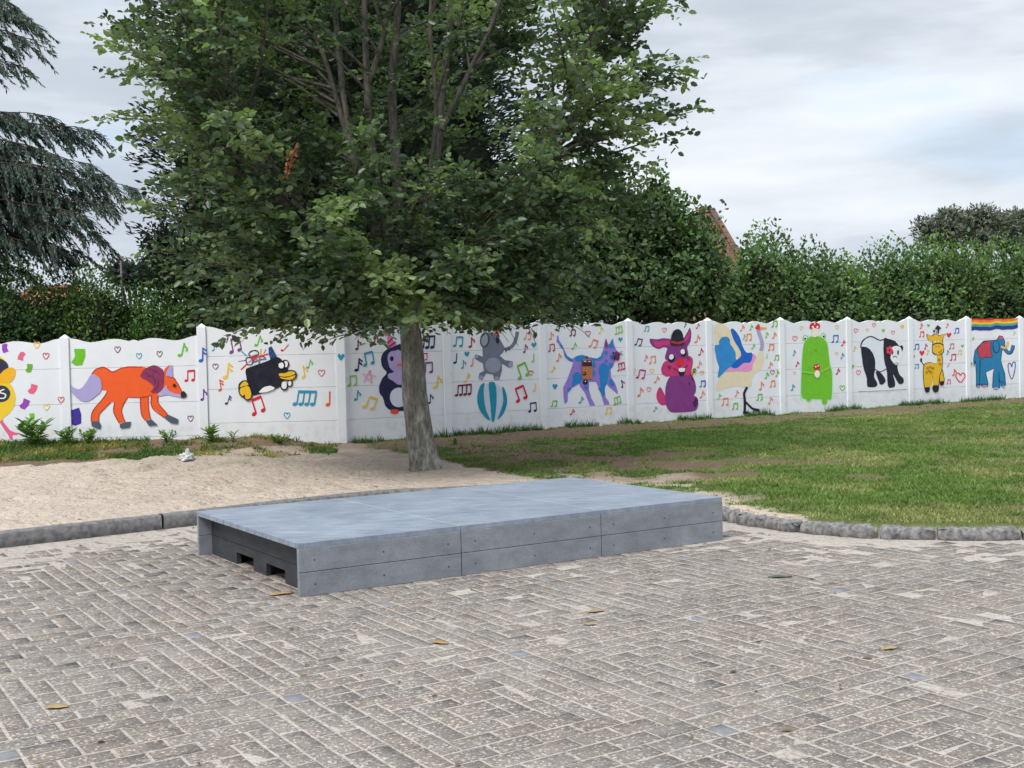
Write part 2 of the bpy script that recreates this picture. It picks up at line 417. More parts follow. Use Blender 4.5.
kerb_piece(KERB_L[1:], 2.62, sA, .14, .13, m_conc, .14, lab[0], 'straight kerb stones along the sand')
kerb_piece(KERB_L[1:], sA + .02, linelen(KERB_L[1:]) - .1, .14, .13, m_conc, .14, lab[1], 'straight kerb stones along the sand')
labs = ['rough bluestone kerb stone hidden deepest behind the right end of the platform', 'rough bluestone kerb stone just behind the right end of the platform',
 'rough bluestone kerb stone first to show at the right end of the platform', 'long rough bluestone kerb stone second from the platform',
 'rough bluestone kerb stone third from the platform where the edge curves', 'rough bluestone kerb stone fourth from the platform beside the lawn',
 'long pale bluestone kerb stone fifth from the platform', 'rough bluestone kerb stone cut by the right edge of the picture',
 'rough bluestone kerb stone just outside the right edge', 'rough bluestone kerb stone farther outside the right edge', 'last rough bluestone kerb stone of the lawn edge']
s = .55; lens = [.5, .52, .62, .66, .62, .42, .60, .66, .56, .64, .7]
for k, L in enumerate(lens):
    kerb_piece(KERB_R, s, s + L - .02, .20, .088, m_blue, 1.0, labs[k], 'bluestone kerb stones round the lawn'); s += L

# ------------------------------------------------------------------ platform
FL = np.array([-1.3544, 7.51, 0]); SU = np.array([cY, sY, 0]); SV = np.array([-sY, cY, 0]); SZ = np.array([0, 0, 1.0])
PL, PW, PH = 3.498, 2.041, .3366
def plastic(name, c1, c2, sc_, stretch, spec=.35, rough=.55):
    m, nt, b = new_mat(name); v = coords(nt)
    mp = node(nt, 'ShaderNodeMapping'); mp.inputs['Rotation'].default_value = (0, 0, -YAW); mp.inputs['Scale'].default_value = stretch
    nt.links.new(v, mp.inputs[0])
    n = noise(nt, sc_, 6, .62, mp.outputs[0]); n2 = noise(nt, 90, 3, .7, v); n3 = noise(nt, 1.7, 5, .6, v)
    c = ramp(nt, n, [(.33, c2), (.62, c1)])
    c = mixc(nt, c, ramp(nt, n2, [(.35, (.86, .86, .86)), (.65, (1.08, 1.08, 1.08))]), 1.0, 'MULTIPLY')
    c = mixc(nt, c, ramp(nt, n3, [(.35, (.88, .88, .88)), (.65, (1.08, 1.08, 1.08))]), 1.0, 'MULTIPLY')
    nt.links.new(c, b.inputs['Base Color']); b.inputs['Roughness'].default_value = rough; b.inputs['Specular IOR Level'].default_value = spec
    bump(nt, b, n2, .15, .002); return m
m_deck = plastic('grey_recycled_plastic_deck', (.265, .305, .365), (.185, .222, .28), 5, (1, 4, 1))
m_side = plastic('grey_recycled_plastic_side', (.255, .272, .30), (.19, .203, .228), 6, (1, 1, 2))
m_dark = plastic('dark_recycled_plastic', (.045, .049, .058), (.026, .029, .035), 7, (1, 1, 3))
m_hole = simple('dark_screw', (.015, .015, .017), rough=.6, bmp=0)
def dusty(m, col, lo, hi, amt=.7):
    nt = m.node_tree; b = nt.nodes['Principled BSDF']; s0 = b.inputs['Base Color'].links[0].from_socket
    n = noise(nt, 3.2, 8, .7, coords(nt)); f = ramp(nt, n, [(lo, (0, 0, 0)), (hi, (amt, amt, amt))])
    nt.links.new(mixc(nt, s0, col, f), b.inputs['Base Color'])
dusty(m_deck, (.38, .39, .41), .50, .78, .55)
root = empty('low_platform', FL, 'low grey recycled plastic play platform standing on the paving', 'platform')
DT = .034
ub = [0, PL / 3, 2 * PL / 3, PL]
NB = 13
for k in range(3):
    mb = MB()
    for j in range(NB):
        w0 = PW / NB * j; w1 = PW / NB * (j + 1)
        dz = 0
        mb.box(FL + SU * (ub[k] + .0015) + SV * (w0 + .0032) + SZ * (PH - DT), SU * (ub[k + 1] - ub[k] - .003), SV * (w1 - w0 - .0064), SZ * DT)
    mb.build('deck_panel', m_deck, root, bevel=.0012, seg=1)
# hidden sheet added under the deck; keeps light from leaking between boards
mb = MB(); mb.box(FL + SU * .15 + SV * .04 + SZ * (PH - DT - .012), SU * (PL - .3), SV * (PW - .08), SZ * .010); mb.build('deck_light_block', m_dark, root)
m_seam = simple('sand_filled_seam', (.46, .47, .48), (.34, .36, .38), 20, .9, .2, .001, .2)
for k in (1, 2):
    mb = MB(); mb.box(FL + SU * (ub[k] - .003) + SV * .03 + SZ * (PH - .004), SU * .006, SV * (PW - .06), SZ * .0048); mb.build('deck_seam', m_seam, root)
hb = (PH - DT - .004) / 2
for side in (0, 1):
    for k in range(3):
        for lv_ in (0, 1):
            mb = MB()
            o0 = FL + SU * (ub[k] + .003) + SV * (0 if side == 0 else PW - .034) + SZ * (lv_ * (hb + .003))
            mb.box(o0, SU * (ub[k + 1] - ub[k] - .006), SV * .034, SZ * hb)
            bd = mb.build('side_board', m_side, root, bevel=.003)
            if side == 0:
                for t in (.09, .5, .91):
                    sc = MB(); p = o0 + SU * (t * PL / 3) + SV * -.0012 + SZ * hb * .48
                    ring = [p + SU * math.cos(a) * .0052 + SZ * math.sin(a) * .0052 for a in np.arange(8) * math.pi / 4]
                    ring2 = [q + SV * .004 for q in ring]
                    sc.add(ring + ring2, [tuple(range(8)), *[(i, (i + 1) % 8, 8 + (i + 1) % 8, 8 + i) for i in range(8)]]); sc.build('screw', m_hole, bd)
def end_board(u0, flip):
    # recessed dark end, lower board with two forklift notches
    y0, y1 = .036, PW - .036; h1 = .150; n1 = (.50, .85); n2 = (1.10, 1.45)
    for zz0, zz1, notch in ((.0, h1, True), (h1 + .003, PH - DT - .002, False)):
        mb = MB(); T = SU * .034
        if not notch: mb.box(FL + SU * u0 + SV * y0 + SZ * zz0, T, SV * (y1 - y0), SZ * (zz1 - zz0))
        else:
            nz = .088
            for a, b2 in ((y0, n1[0]), (n1[1], n2[0]), (n2[1], y1)):
                mb.box(FL + SU * u0 + SV * a, T, SV * (b2 - a), SZ * nz)
            mb.box(FL + SU * u0 + SV * y0 + SZ * nz, T, SV * (y1 - y0), SZ * (zz1 - nz))
        mb.build('end_board', m_dark, root)
end_board(.105, 0); end_board(PL - .14, 1)
for u0 in (PL / 3, 2 * PL / 3):     # cross bearers with the same notches
    for a, b2 in ((.036, .50), (.85, 1.10), (1.45, PW - .036)):
        mb = MB(); mb.box(FL + SU * (u0 - .03) + SV * a, SU * .06, SV * (b2 - a), SZ * (PH - DT - .014)); mb.build('cross_bearer', m_dark, root)
mb = MB()    # dark skids seen deep in the notches
for a in (.53, 1.13):
    pass

# ------------------------------------------------------------------ painted concrete walls
m_wall, nt, b = new_mat('white_painted_concrete'); v = coords(nt)
n = noise(nt, 2.2, 8, .65, v); n2 = noise(nt, 26, 5, .65, v); n3 = noise(nt, 7, 7, .75, v)
cc = ramp(nt, n, [(.3, (.72, .745, .795)), (.7, (.79, .81, .845))])
cc = mixc(nt, cc, (.50, .47, .44), ramp(nt, n3, [(.66, (0, 0, 0)), (.78, (.55, .55, .55))]))
sx = node(nt, 'ShaderNodeSeparateXYZ'); nt.links.new(v, sx.inputs[0])
mr = node(nt, 'ShaderNodeMapRange'); mr.inputs['From Min'].default_value = .20; mr.inputs['From Max'].default_value = .36; mr.inputs['To Min'].default_value = 1; mr.inputs['To Max'].default_value = 0
nt.links.new(sx.outputs[2], mr.inputs[0])
mm = node(nt, 'ShaderNodeMath', operation='MULTIPLY'); nt.links.new(mr.outputs[0], mm.inputs[0]); nt.links.new(ramp(nt, n3, [(.45, (.03, .03, .03)), (.7, (.32, .32, .32))]), mm.inputs[1])
cc = mixc(nt, cc, (.36, .29, .23), mm.outputs[0])      # splashed soil
nt.links.new(cc, b.inputs['Base Color']); b.inputs['Roughness'].default_value = .72; b.inputs['Specular IOR Level'].default_value = .25
bump(nt, b, n2, .35, .004)

PROF = [(0, .05), (.05, .035), (.12, -.005), (.18, -.015), (.24, 0), (.31, .022), (.37, .026), (.43, .004), (.465, -.012), (.5, .008), (.535, -.012), (.57, .004), (.63, .026), (.69, .022), (.76, 0), (.82, -.015), (.88, -.005), (.95, .035), (1, .05)]
class Wall:
    def __init__(s, P, d, n): s.P = np.array([P[0], P[1], 0.0]); s.d = d; s.n = n
    def pt(s, u, z, o=0.0): return s.P + s.d * u + s.n * o + np.array([0, 0, z])
    def hit(s, x, y, o=0.0):
        r = ray(x, y); t = ((s.P + s.n * o - CP) @ s.n) / (r @ s.n); return CP + r * t
def bay(W, root, u0, u1, joints, top, bot, label):
    """stack of slabs with V-grooves at each joint, top slab wavy"""
    mb = MB(); T = .05
    zs = [bot] + joints; g = .005
    for a, c_ in zip(zs[:-1], zs[1:]):
        # front face with chamfers
        pts = [(0, a), (-.007, a + g), (-.007, c_ - g), (0, c_)]    # offset behind face
        A = [W.pt(u0, z, o - 0 if 0 else (0 if o < 0 else -.012)) for o, z in pts]; B = [W.pt(u1, z, (0 if o < 0 else -.012)) for o, z in pts]
        mb.add(A + B + [W.pt(u0, a, -T), W.pt(u0, c_, -T), W.pt(u1, a, -T), W.pt(u1, c_, -T)],
               [(0, 4, 5, 1), (1, 5, 6, 2), (2, 6, 7, 3), (8, 9, 11, 10), (3, 7, 11, 9), (0, 8, 10, 4)])
    a = zs[-1]; pr = []
    P = catmull([np.array(p) for p in PROF], 3)
    for t, dz in P: pr.append((u0 + (u1 - u0) * t, top + dz))
    k = len(pr)
    fr = [W.pt(u, z, 0) for u, z in pr]; bk = [W.pt(u, z, -T) for u, z in pr]
    lo = [W.pt(u, a + g, 0) for u, z in pr]; lo2 = [W.pt(u, a, -.012) for u, z in pr]
    V = fr + bk + lo + lo2; F = []
    for i in range(k - 1):
        F += [(2 * k + i, 2 * k + i + 1, i + 1, i), (i, i + 1, k + i + 1, k + i), (3 * k + i, 3 * k + i + 1, 2 * k + i + 1, 2 * k + i), (k + i, k + i + 1, 3 * k + i + 1, 3 * k + i)]
    mb.add(V, F)
    return tag(mb.build('wall_panel', m_wall, root), label)
def post(W, root, u, wd, z1, bot=0.0):
    mb = MB(); o0, o1 = -.07, .028; h = wd / 2
    V = [W.pt(u - h, bot, o1), W.pt(u + h, bot, o1), W.pt(u + h, bot, o0), W.pt(u - h, bot, o0)]
    V += [W.pt(u - h, z1 - .055, o1), W.pt(u + h, z1 - .055, o1), W.pt(u + h, z1 - .055, o0), W.pt(u - h, z1 - .055, o0), W.pt(u, z1, (o0 + o1) / 2)]
    mb.add(V, [(0, 1, 5, 4), (1, 2, 6, 5), (2, 3, 7, 6), (3, 0, 4, 7), (4, 5, 8), (5, 6, 8), (6, 7, 8), (7, 4, 8)])
    return mb.build('wall_post', m_wall, root, bevel=.006)
dL = np.array([1.0, 0, 0]); nL = np.array([0, -1.0, 0])
WL = Wall((CX, CYY), dL, nL); WR = Wall((CX, CYY), dW, nW)
rl = empty('painted_wall', WL.pt(0, .25), 'white concrete wall with painted yellow bird, orange fox and black bird, at the left', 'wall')
rr = empty('painted_wall', WR.pt(.2, .25), 'long white concrete wall with painted penguin, cat, panda and giraffe, running to the right', 'wall')
PB = {}
uL = [-8.20, -6.14, -4.095, -2.057, -.05]
PB['far'] = bay(WL, rl, uL[0] + .07, uL[1] - .07, [.36, .87, 1.40], 1.79, .0, 'plain white panel left of the yellow bird')
PB['chick'] = bay(WL, rl, uL[1] + .07, uL[2] - .07, [.36, .87, 1.40], 1.80, .0, 'white panel with a painted yellow bird and confetti')
PB['fox'] = bay(WL, rl, uL[2] + .07, uL[3] - .07, [.36, .87, 1.40], 1.80, .0, 'white panel with a painted orange fox')
PB['duck'] = bay(WL, rl, uL[3] + .07, -.07, [.535, 1.04, 1.53], 1.93, .0, 'white panel with a painted black bird and a grimy bottom edge')
for u, z in ((uL[0], 1.92), (uL[1], 1.92), (uL[2], 1.915), (uL[3], 2.03)): PB['post%g' % u] = post(WL, rl, u, .135, z)
PB['corner'] = post(WL, rl, -.0, .135, 2.0)
names = ['penguin', 'elephant', 'cat', 'rabbit', 'crane', 'frog', 'panda', 'giraffe', 'blue', 'e1', 'e2', 'e3']
nl = {'penguin': 'panel with a painted penguin behind the tree trunk', 'elephant': 'panel with a painted grey elephant on a ball', 'cat': 'panel with a painted lilac cat', 'rabbit': 'panel with a painted purple rabbit in a hat',
      'crane': 'panel with a painted long legged bird', 'frog': 'panel with a painted green frog', 'panda': 'panel with a painted panda', 'giraffe': 'panel with a painted giraffe', 'blue': 'panel with a painted blue elephant under a rainbow stripe', 'e1': 'plain white panel at the right edge', 'e2': 'plain white panel past the right edge', 'e3': 'plain white panel far right'}
PIT = 1.797
for k, nm in enumerate(names):
    PB[nm] = bay(WR, rr, k * PIT + (.075 if k else .06), (k + 1) * PIT - .065, [.54, 1.04, 1.53], 1.93, .0, nl[nm])
    PB['p%d' % k] = post(WR, rr, (k + 1) * PIT, .13, 2.035)

# --- mural painting ---------------------------------------------------------------------
class Mural:
    """shapes given in photograph pixels, carried onto the wall plane they are painted on"""
    def __init__(s, W, ox, oy, sc, off=.002): s.W, s.ox, s.oy, s.sc, s.off = W, ox, oy, sc, off; s.new()
    def new(s): s.v = []; s.f = []; s.mi = []; s.mats = []; s.k = 0
    def _m(s, c):
        m = paint(c)
        if m not in s.mats: s.mats.append(m)
        return s.mats.index(m)
    def P(s, p):
        x, y = s.ox + p[0] / s.sc, s.oy + p[1] / s.sc
        jx = fbm(np.array([x * .9]), np.array([y * .9]), 1, 3, 2)[0] - .5; jy = fbm(np.array([x * .9]), np.array([y * .9]), 1, 8, 2)[0] - .5
        return s.W.hit(x + jx * .5, y + jy * .5, s.off + s.k * .0006)
    def poly(s, c, pts, sm=True, n=4):
        if sm: pts = catmull(pts, n, True)
        b0 = len(s.v); s.v += [s.P(p) for p in pts]
        from mathutils.geometry import tessellate_polygon
        tr = tessellate_polygon([[Vector((p[0], -p[1], 0)) for p in pts]])
        mi = s._m(c)
        for t in tr: s.f.append(tuple(b0 + i for i in t)); s.mi.append(mi)
        s.k += 1; return s
    def line(s, c, w, pts, sm=True, n=4, closed=False):
        if sm: pts = catmull(pts, n, closed)
        if closed: pts = list(pts) + [pts[0]]
        pts = np.array(pts, float); T = np.gradient(pts, axis=0); T /= np.linalg.norm(T, axis=1)[:, None] + 1e-9
        N_ = np.stack([-T[:, 1], T[:, 0]], 1) * w / 2
        b0 = len(s.v); mi = s._m(c)
        for p, q in zip(pts, N_): s.v.append(s.P(p + q)); s.v.append(s.P(p - q))
        for i in range(len(pts) - 1): s.f.append((b0 + 2 * i, b0 + 2 * i + 1, b0 + 2 * i + 3, b0 + 2 * i + 2)); s.mi.append(mi)
        s.k += 1; return s
    def oval(s, c, x, y, rx, ry=None, rot=0, n=14):
        ry = ry or rx; r = R_(rot); P = []
        for i in range(n):
            a = 2 * math.pi * i / n; u, w_ = rx * math.cos(a), ry * math.sin(a)
            P.append((x + u * math.cos(r) - w_ * math.sin(r), y + u * math.sin(r) + w_ * math.cos(r)))
        return s.poly(c, P, False)
    def done(s, name, parent, label=None):
        F = []
        for f in s.f:     # make every face look out from the wall
            a, b2, c_ = [s.v[i] for i in f[:3]]
            F.append(f if np.cross(b2 - a, c_ - a) @ s.W.n > 0 else tuple(reversed(f)))
        o = mesh_np(name, s.v, F, s.mats, parent, s.mi)
        if label: tag(o, label)
        s.new(); return o
K0 = (22, 24, 38); WH = (226, 230, 240); YE = (218, 172, 30); OR = (222, 84, 28); PU = (120, 62, 128); RD = (198, 34, 44); PK = (214, 92, 130)
TL = (34, 140, 170); BL = (20, 96, 178); NV = (30, 34, 84); GN = (100, 176, 40); LI = (150, 140, 196); SO = (252, 118, 78)

# yellow bird (partly outside the picture)
M_ = Mural(WL, 0, 335, 6.98)
M_.poly((214, 90, 130), [(-14, 590), (12, 590), (42, 630), (70, 665), (108, 682), (136, 684), (118, 698), (86, 700), (90, 728), (70, 730), (58, 698), (30, 660)], False)
M_.poly((214, 90, 130), [(-120, 590), (-96, 590), (-88, 650), (-92, 700), (-60, 722), (-92, 730), (-128, 722), (-112, 690)], False)
M_.oval((226, 186, 48), -30, 440, 138, 148, n=30).oval((232, 192, 56), -50, 225, 100, 90, n=24)
M_.poly((44, 48, 62), [(-150, 250), (-120, 180), (-50, 160), (10, 168), (48, 195), (58, 228), (40, 262), (0, 275), (-60, 262)])
M_.poly((244, 166, 34), [(-50, 290), (0, 272), (30, 244), (70, 226), (98, 232), (108, 262), (98, 300), (72, 330), (30, 334), (-30, 326)])
M_.oval((46, 50, 62), 8, 410, 63, 58, n=24)
M_.line(WH, 9, [(30, 380), (6, 388), (4, 404), (26, 408), (40, 422), (28, 440), (0, 442)])
M_.poly((232, 192, 56), [(-4, 560), (20, 580), (6, 602), (-16, 606)])
M_.done('painted_bird', PB['chick'], 'painted yellow bird with pink legs and an orange beak')

# fox
M_ = Mural(WL, 60, 355, 7.314); FX = (226, 88, 36); FO = (172, 50, 36)
for c_, dx, w in ((FX, 0, 0),):
    M_.poly(FX, [(232, 140), (262, 105), (315, 90), (350, 104), (385, 124), (440, 100), (500, 88), (600, 88), (640, 92), (700, 88), (755, 140), (765, 100), (800, 72), (822, 98), (824, 158), (850, 190), (888, 262), (888, 300), (820, 284), (770, 280), (720, 296), (718, 350), (785, 430), (762, 458), (700, 405), (674, 385), (668, 300), (645, 300), (648, 400), (662, 468), (624, 478), (594, 430), (586, 312), (498, 308), (450, 400), (475, 488), (434, 500), (392, 415), (400, 345), (370, 345), (290, 430), (284, 482), (228, 486), (240, 410), (320, 310), (350, 262), (300, 258)], False)
M_.line(FO, 9, [(232, 140), (262, 105), (315, 90), (350, 104), (385, 124), (440, 100), (500, 88), (600, 88)])
M_.line(FO, 8, [(348, 262), (318, 315), (240, 408), (228, 486)]); M_.line(FO, 8, [(400, 345), (392, 415), (434, 500)]); M_.line(FO, 8, [(586, 312), (594, 430), (624, 478)])
M_.line(FO, 8, [(668, 300), (674, 385), (762, 458)]); M_.line(FO, 7, [(498, 306), (450, 400), (475, 488)]); M_.line(FO, 6, [(824, 158), (850, 190), (890, 262)]); M_.line(FO, 6, [(500, 308), (586, 310), (668, 296)])
M_.line(FO, 7, [(284, 482), (290, 430), (370, 345)]); M_.line(FO, 7, [(785, 430), (718, 350), (720, 296)]); M_.line(FO, 7, [(662, 468), (648, 400), (645, 300)])
M_.poly((160, 150, 196), [(66, 205), (100, 238), (150, 246), (190, 200), (232, 140), (280, 160), (302, 200), (300, 262), (262, 300), (210, 336), (160, 336), (110, 300), (74, 255)])
M_.poly((160, 150, 200), [(775, 150), (788, 105), (820, 72), (824, 120), (824, 160), (800, 158)])
M_.poly((165, 155, 200), [(715, 285), (760, 240), (778, 224), (792, 256), (840, 282), (888, 288), (886, 312), (830, 300), (780, 290), (735, 300)])
M_.poly((128, 48, 84), [(586, 155), (612, 110), (640, 90), (690, 74), (735, 95), (756, 120), (756, 190), (742, 262), (700, 272), (664, 268), (685, 235), (660, 205), (625, 178)])
for p in ([(620, 130), (650, 145), (690, 175), (700, 215)], [(650, 100), (700, 120), (735, 150)], [(690, 110), (675, 150), (640, 160)], [(720, 180), (715, 230), (690, 255)]): M_.line((96, 32, 66), 7, p)
M_.oval((70, 24, 20), 836, 222, 13).poly((34, 36, 44), [(888, 270), (905, 264), (926, 288), (918, 308), (895, 314), (882, 300)])
for p in ([(228, 486), (284, 484), (300, 515), (290, 542), (232, 520)], [(436, 504), (475, 490), (522, 488), (505, 530), (440, 536)], [(625, 480), (668, 470), (715, 512), (650, 518)], [(760, 458), (785, 432), (866, 470), (858, 502), (812, 498)]): M_.poly((76, 82, 96), p, False)
M_.done('painted_fox', PB['fox'], 'painted orange fox with purple mane and lilac tail tip')

# black bird
M_ = Mural(WL, 230, 335, 10.975)
for c_, w, p in (((40, 150, 190), 14, [(125, 178), (185, 232)]), ((130, 70, 170), 9, [(92, 290), (170, 278)]), ((200, 34, 48), 14, [(120, 382), (185, 318)]), ((214, 170, 40), 16, [(338, 150), (335, 215)]), ((150, 70, 190), 9, [(370, 205), (395, 155)]), ((210, 40, 60), 12, [(240, 300), (300, 240), (420, 205)])): M_.line(c_, w, p, False)
M_.line(K0, 11, [(205, 205), (240, 175), (290, 172), (315, 200), (290, 222), (230, 240), (212, 222)], closed=True)
M_.line((30, 40, 90), 11, [(175, 260), (210, 245), (250, 270), (240, 320), (195, 325), (178, 290)], closed=True)
M_.line((196, 50, 50), 16, [(225, 245), (300, 240), (350, 230), (390, 250)]); M_.line(BL, 12, [(260, 300), (330, 270), (400, 262)]); M_.line((60, 150, 90), 12, [(325, 240), (318, 300), (308, 365)])
M_.line((190, 80, 60), 10, [(200, 300), (270, 255), (330, 300)]); M_.line(WH, 8, [(250, 212), (290, 190)])
M_.poly((30, 60, 110), [(422, 140), (455, 120), (485, 180), (520, 250), (440, 268), (425, 200)], False)
M_.poly(K0, [(172, 385), (200, 360), (260, 338), (380, 296), (480, 252), (530, 245), (570, 275), (630, 360), (632, 400), (600, 470), (590, 520), (545, 570), (480, 596), (380, 630), (250, 660), (212, 600), (182, 480)])
for x, y in ((440, 180), (465, 200), (450, 230), (480, 220)): M_.oval((70, 110, 190), x, y, 6)
M_.oval(K0, 605, 320, 44, 50).oval(WH, 612, 318, 24, 34).oval(K0, 566, 330, 42, 46).oval(WH, 562, 334, 30, 33)
M_.oval(K0, 658, 530, 30, 40).oval(WH, 656, 530, 18, 28).oval(K0, 594, 562, 42, 48).oval(WH, 594, 552, 30, 42)
M_.poly(K0, [(530, 420), (590, 405), (650, 385), (705, 388), (732, 425), (722, 470), (680, 500), (620, 500), (560, 490), (530, 470)])
M_.poly(YE, [(542, 422), (600, 420), (650, 400), (700, 402), (716, 425), (660, 448), (600, 456), (545, 450)]); M_.poly(YE, [(542, 462), (610, 468), (670, 455), (716, 440), (705, 470), (660, 490), (590, 484)])
M_.poly(WH, [(320, 632), (350, 590), (400, 564), (450, 560), (490, 580), (470, 600), (400, 625)])
M_.poly(K0, [(92, 560), (110, 520), (160, 495), (200, 510), (220, 570), (245, 650), (225, 705), (190, 722), (155, 700), (140, 682), (105, 660), (92, 610)])
M_.poly(YE, [(108, 572), (125, 532), (165, 508), (190, 522), (200, 548), (150, 560)]); M_.poly(YE, [(112, 590), (160, 566), (205, 566), (232, 640), (222, 690), (190, 704), (165, 690), (165, 650), (140, 668), (112, 640)])
M_.done('painted_bird', PB['duck'], 'painted black bird with a yellow beak and yellow feet')

# penguin
M_ = Mural(WR, 370, 325, 8.083)
M_.poly((30, 34, 70), [(88, 290), (100, 235), (140, 195), (200, 170), (250, 152), (310, 170), (350, 195), (395, 235), (400, 300), (370, 370), (420, 430), (425, 540), (395, 600), (385, 660), (330, 690), (240, 694), (170, 690), (125, 655), (108, 595), (76, 545), (76, 490), (100, 430), (135, 385), (104, 345)])
M_.poly((166, 150, 196), [(142, 260), (165, 215), (205, 208), (230, 200), (255, 212), (300, 206), (340, 250), (340, 320), (310, 380), (330, 420), (300, 470), (230, 482), (190, 455), (150, 430), (148, 395), (192, 380), (158, 340)])
M_.oval((200, 206, 222), 232, 585, 72, 80, n=20).oval((20, 20, 34), 176, 272, 15, 20).oval((20, 20, 34), 300, 272, 15, 20).oval((220, 92, 76), 238, 320, 20, 12)
M_.poly((214, 110, 150), [(136, 192), (138, 130), (150, 74), (180, 110), (218, 160), (180, 180)], False); M_.line((110, 50, 100), 11, [(142, 150), (182, 106)], False).line((110, 50, 100), 13, [(150, 178), (208, 138)], False).oval((222, 110, 150), 132, 60, 28)
M_.oval((216, 74, 44), 200, 700, 36, 20).oval((216, 74, 44), 310, 694, 36, 20)
M_.done('painted_penguin', PB['penguin'], 'painted navy penguin in a pink party hat')

# grey elephant on ball
M_ = Mural(WR, 465, 320, 7.317); GR = (104, 110, 128); GD = (66, 70, 88); GL = (138, 144, 160)
M_.line(GR, 26, [(290, 220), (340, 195), (370, 150), (384, 85)])
M_.poly(GR, [(168, 92), (230, 100), (262, 150), (292, 205), (282, 235), (255, 262), (290, 292), (350, 302), (348, 345), (320, 348), (272, 318), (270, 370), (250, 438), (215, 436), (205, 398), (155, 392), (125, 440), (100, 425), (106, 390), (140, 372), (132, 320), (72, 282), (76, 250), (130, 268), (126, 190), (112, 165), (120, 120)], False)
M_.oval(GL, 205, 330, 58, 56); M_.oval(GD, 146, 145, 36, 58, 8).oval(GL, 143, 146, 25, 46, 8)
M_.oval(NV, 238, 146, 12, 26, -8).line(GD, 8, [(295, 205), (302, 235)], False).line(GD, 8, [(318, 198), (326, 222)], False)
M_.oval((150, 146, 176), 335, 325, 18, 22, 20).oval((150, 146, 176), 118, 420, 16, 16).oval((150, 146, 176), 232, 424, 16, 12).oval((150, 146, 176), 84, 266, 12, 16, -20)
M_.poly((238, 110, 80), [(210, 70), (235, 55), (256, 66), (250, 100), (222, 104)])
M_.done('painted_elephant', PB['elephant'], 'painted grey elephant balancing with its trunk raised')
M_.oval((186, 196, 214), 198, 598, 106, 138, n=26)
M_.poly((26, 132, 158), [(145, 462), (112, 480), (90, 560), (100, 640), (140, 705), (185, 735), (155, 660), (140, 580), (138, 500)]); M_.poly((26, 132, 158), [(176, 460), (218, 460), (232, 540), (228, 640), (215, 736), (195, 736), (188, 640), (178, 540)]); M_.poly((26, 132, 158), [(272, 488), (300, 530), (308, 600), (285, 680), (240, 726), (262, 660), (280, 590)])
M_.done('painted_ball', PB['elephant'], 'painted ball with teal stripes')

# cat
M_ = Mural(WR, 550, 335, 10.24); CA = (140, 116, 196); CB = (30, 122, 186)
M_.poly(CA, [(70, 10), (84, 0), (92, 50), (130, 110), (152, 160), (180, 220), (225, 245), (270, 215), (340, 205), (400, 225), (480, 240), (520, 215), (545, 150), (562, 60), (575, 30), (598, 95), (620, 80), (645, 35), (655, 95), (680, 150), (718, 195), (712, 245), (670, 262), (650, 320), (622, 350), (625, 430), (668, 500), (695, 580), (692, 608), (600, 530), (575, 490), (560, 560), (570, 640), (600, 680), (612, 712), (555, 718), (520, 600), (470, 480), (400, 480), (400, 560), (425, 650), (460, 712), (455, 726), (408, 722), (360, 600), (305, 520), (300, 500), (230, 540), (185, 590), (180, 680), (150, 710), (138, 640), (134, 540), (175, 460), (205, 380), (240, 280), (190, 262), (155, 225), (130, 150), (88, 90), (66, 70)], False)
for p in ([(258, 262), (270, 218), (340, 206), (380, 230), (350, 262), (300, 275)], [(400, 232), (470, 242), (520, 215), (535, 170), (540, 235), (500, 262), (460, 262), (468, 320), (440, 335), (425, 290)], [(500, 350), (520, 300), (560, 288), (600, 330), (606, 390), (590, 470), (560, 540), (520, 530), (508, 440)], [(240, 400), (290, 380), (322, 420), (318, 480), (260, 510), (226, 535), (232, 460)], [(180, 555), (210, 535), (212, 560), (186, 590)], [(498, 548), (530, 535), (560, 560), (560, 615), (535, 615)], [(606, 290), (640, 290), (635, 330), (610, 345)], [(606, 96), (640, 90), (655, 125), (610, 130)], [(555, 165), (590, 168), (585, 200), (558, 198)], [(615, 205), (650, 205), (655, 245), (620, 240)], [(612, 450), (640, 470), (660, 515), (615, 505)], [(150, 178), (178, 215), (230, 248), (230, 268), (180, 245), (152, 210)], [(100, 95), (128, 105), (130, 125), (108, 120)], [(355, 525), (388, 528), (384, 552), (358, 550)], [(440, 370), (466, 372), (462, 405), (440, 402)], [(618, 80), (645, 36), (642, 82)], [(565, 255), (590, 255), (586, 278), (566, 276)]): M_.poly(CB, p)
M_.poly((128, 50, 110), [(568, 62), (575, 40), (594, 110), (580, 142), (570, 110)], False)
M_.line((96, 40, 90), 22, [(378, 218), (384, 262)], False).poly((176, 108, 70), [(330, 258), (425, 256), (436, 300), (432, 430), (410, 452), (345, 448), (328, 420)]).poly((52, 34, 60), [(328, 262), (425, 258), (434, 320), (330, 322)], False)
M_.oval(K0, 352, 396, 20).oval(WH, 348, 392, 5).oval(K0, 364, 482, 26, 26).oval(WH, 362, 474, 6).line(WH, 7, [(345, 275), (360, 268), (372, 275)]).line(WH, 7, [(392, 275), (405, 268), (412, 278)])
M_.poly((118, 36, 96), [(664, 180), (690, 168), (715, 200), (712, 250), (690, 264), (664, 240)]).oval(K0, 650, 185, 8, 12)
for p in ([(700, 185), (742, 168)], [(705, 200), (752, 205)], [(700, 195), (740, 190)], [(672, 220), (640, 245)], [(675, 232), (655, 260)], [(670, 210), (632, 225)]): M_.line(K0, 6, p, False)
M_.done('painted_cat', PB['cat'], 'painted lilac cat with blue spots')

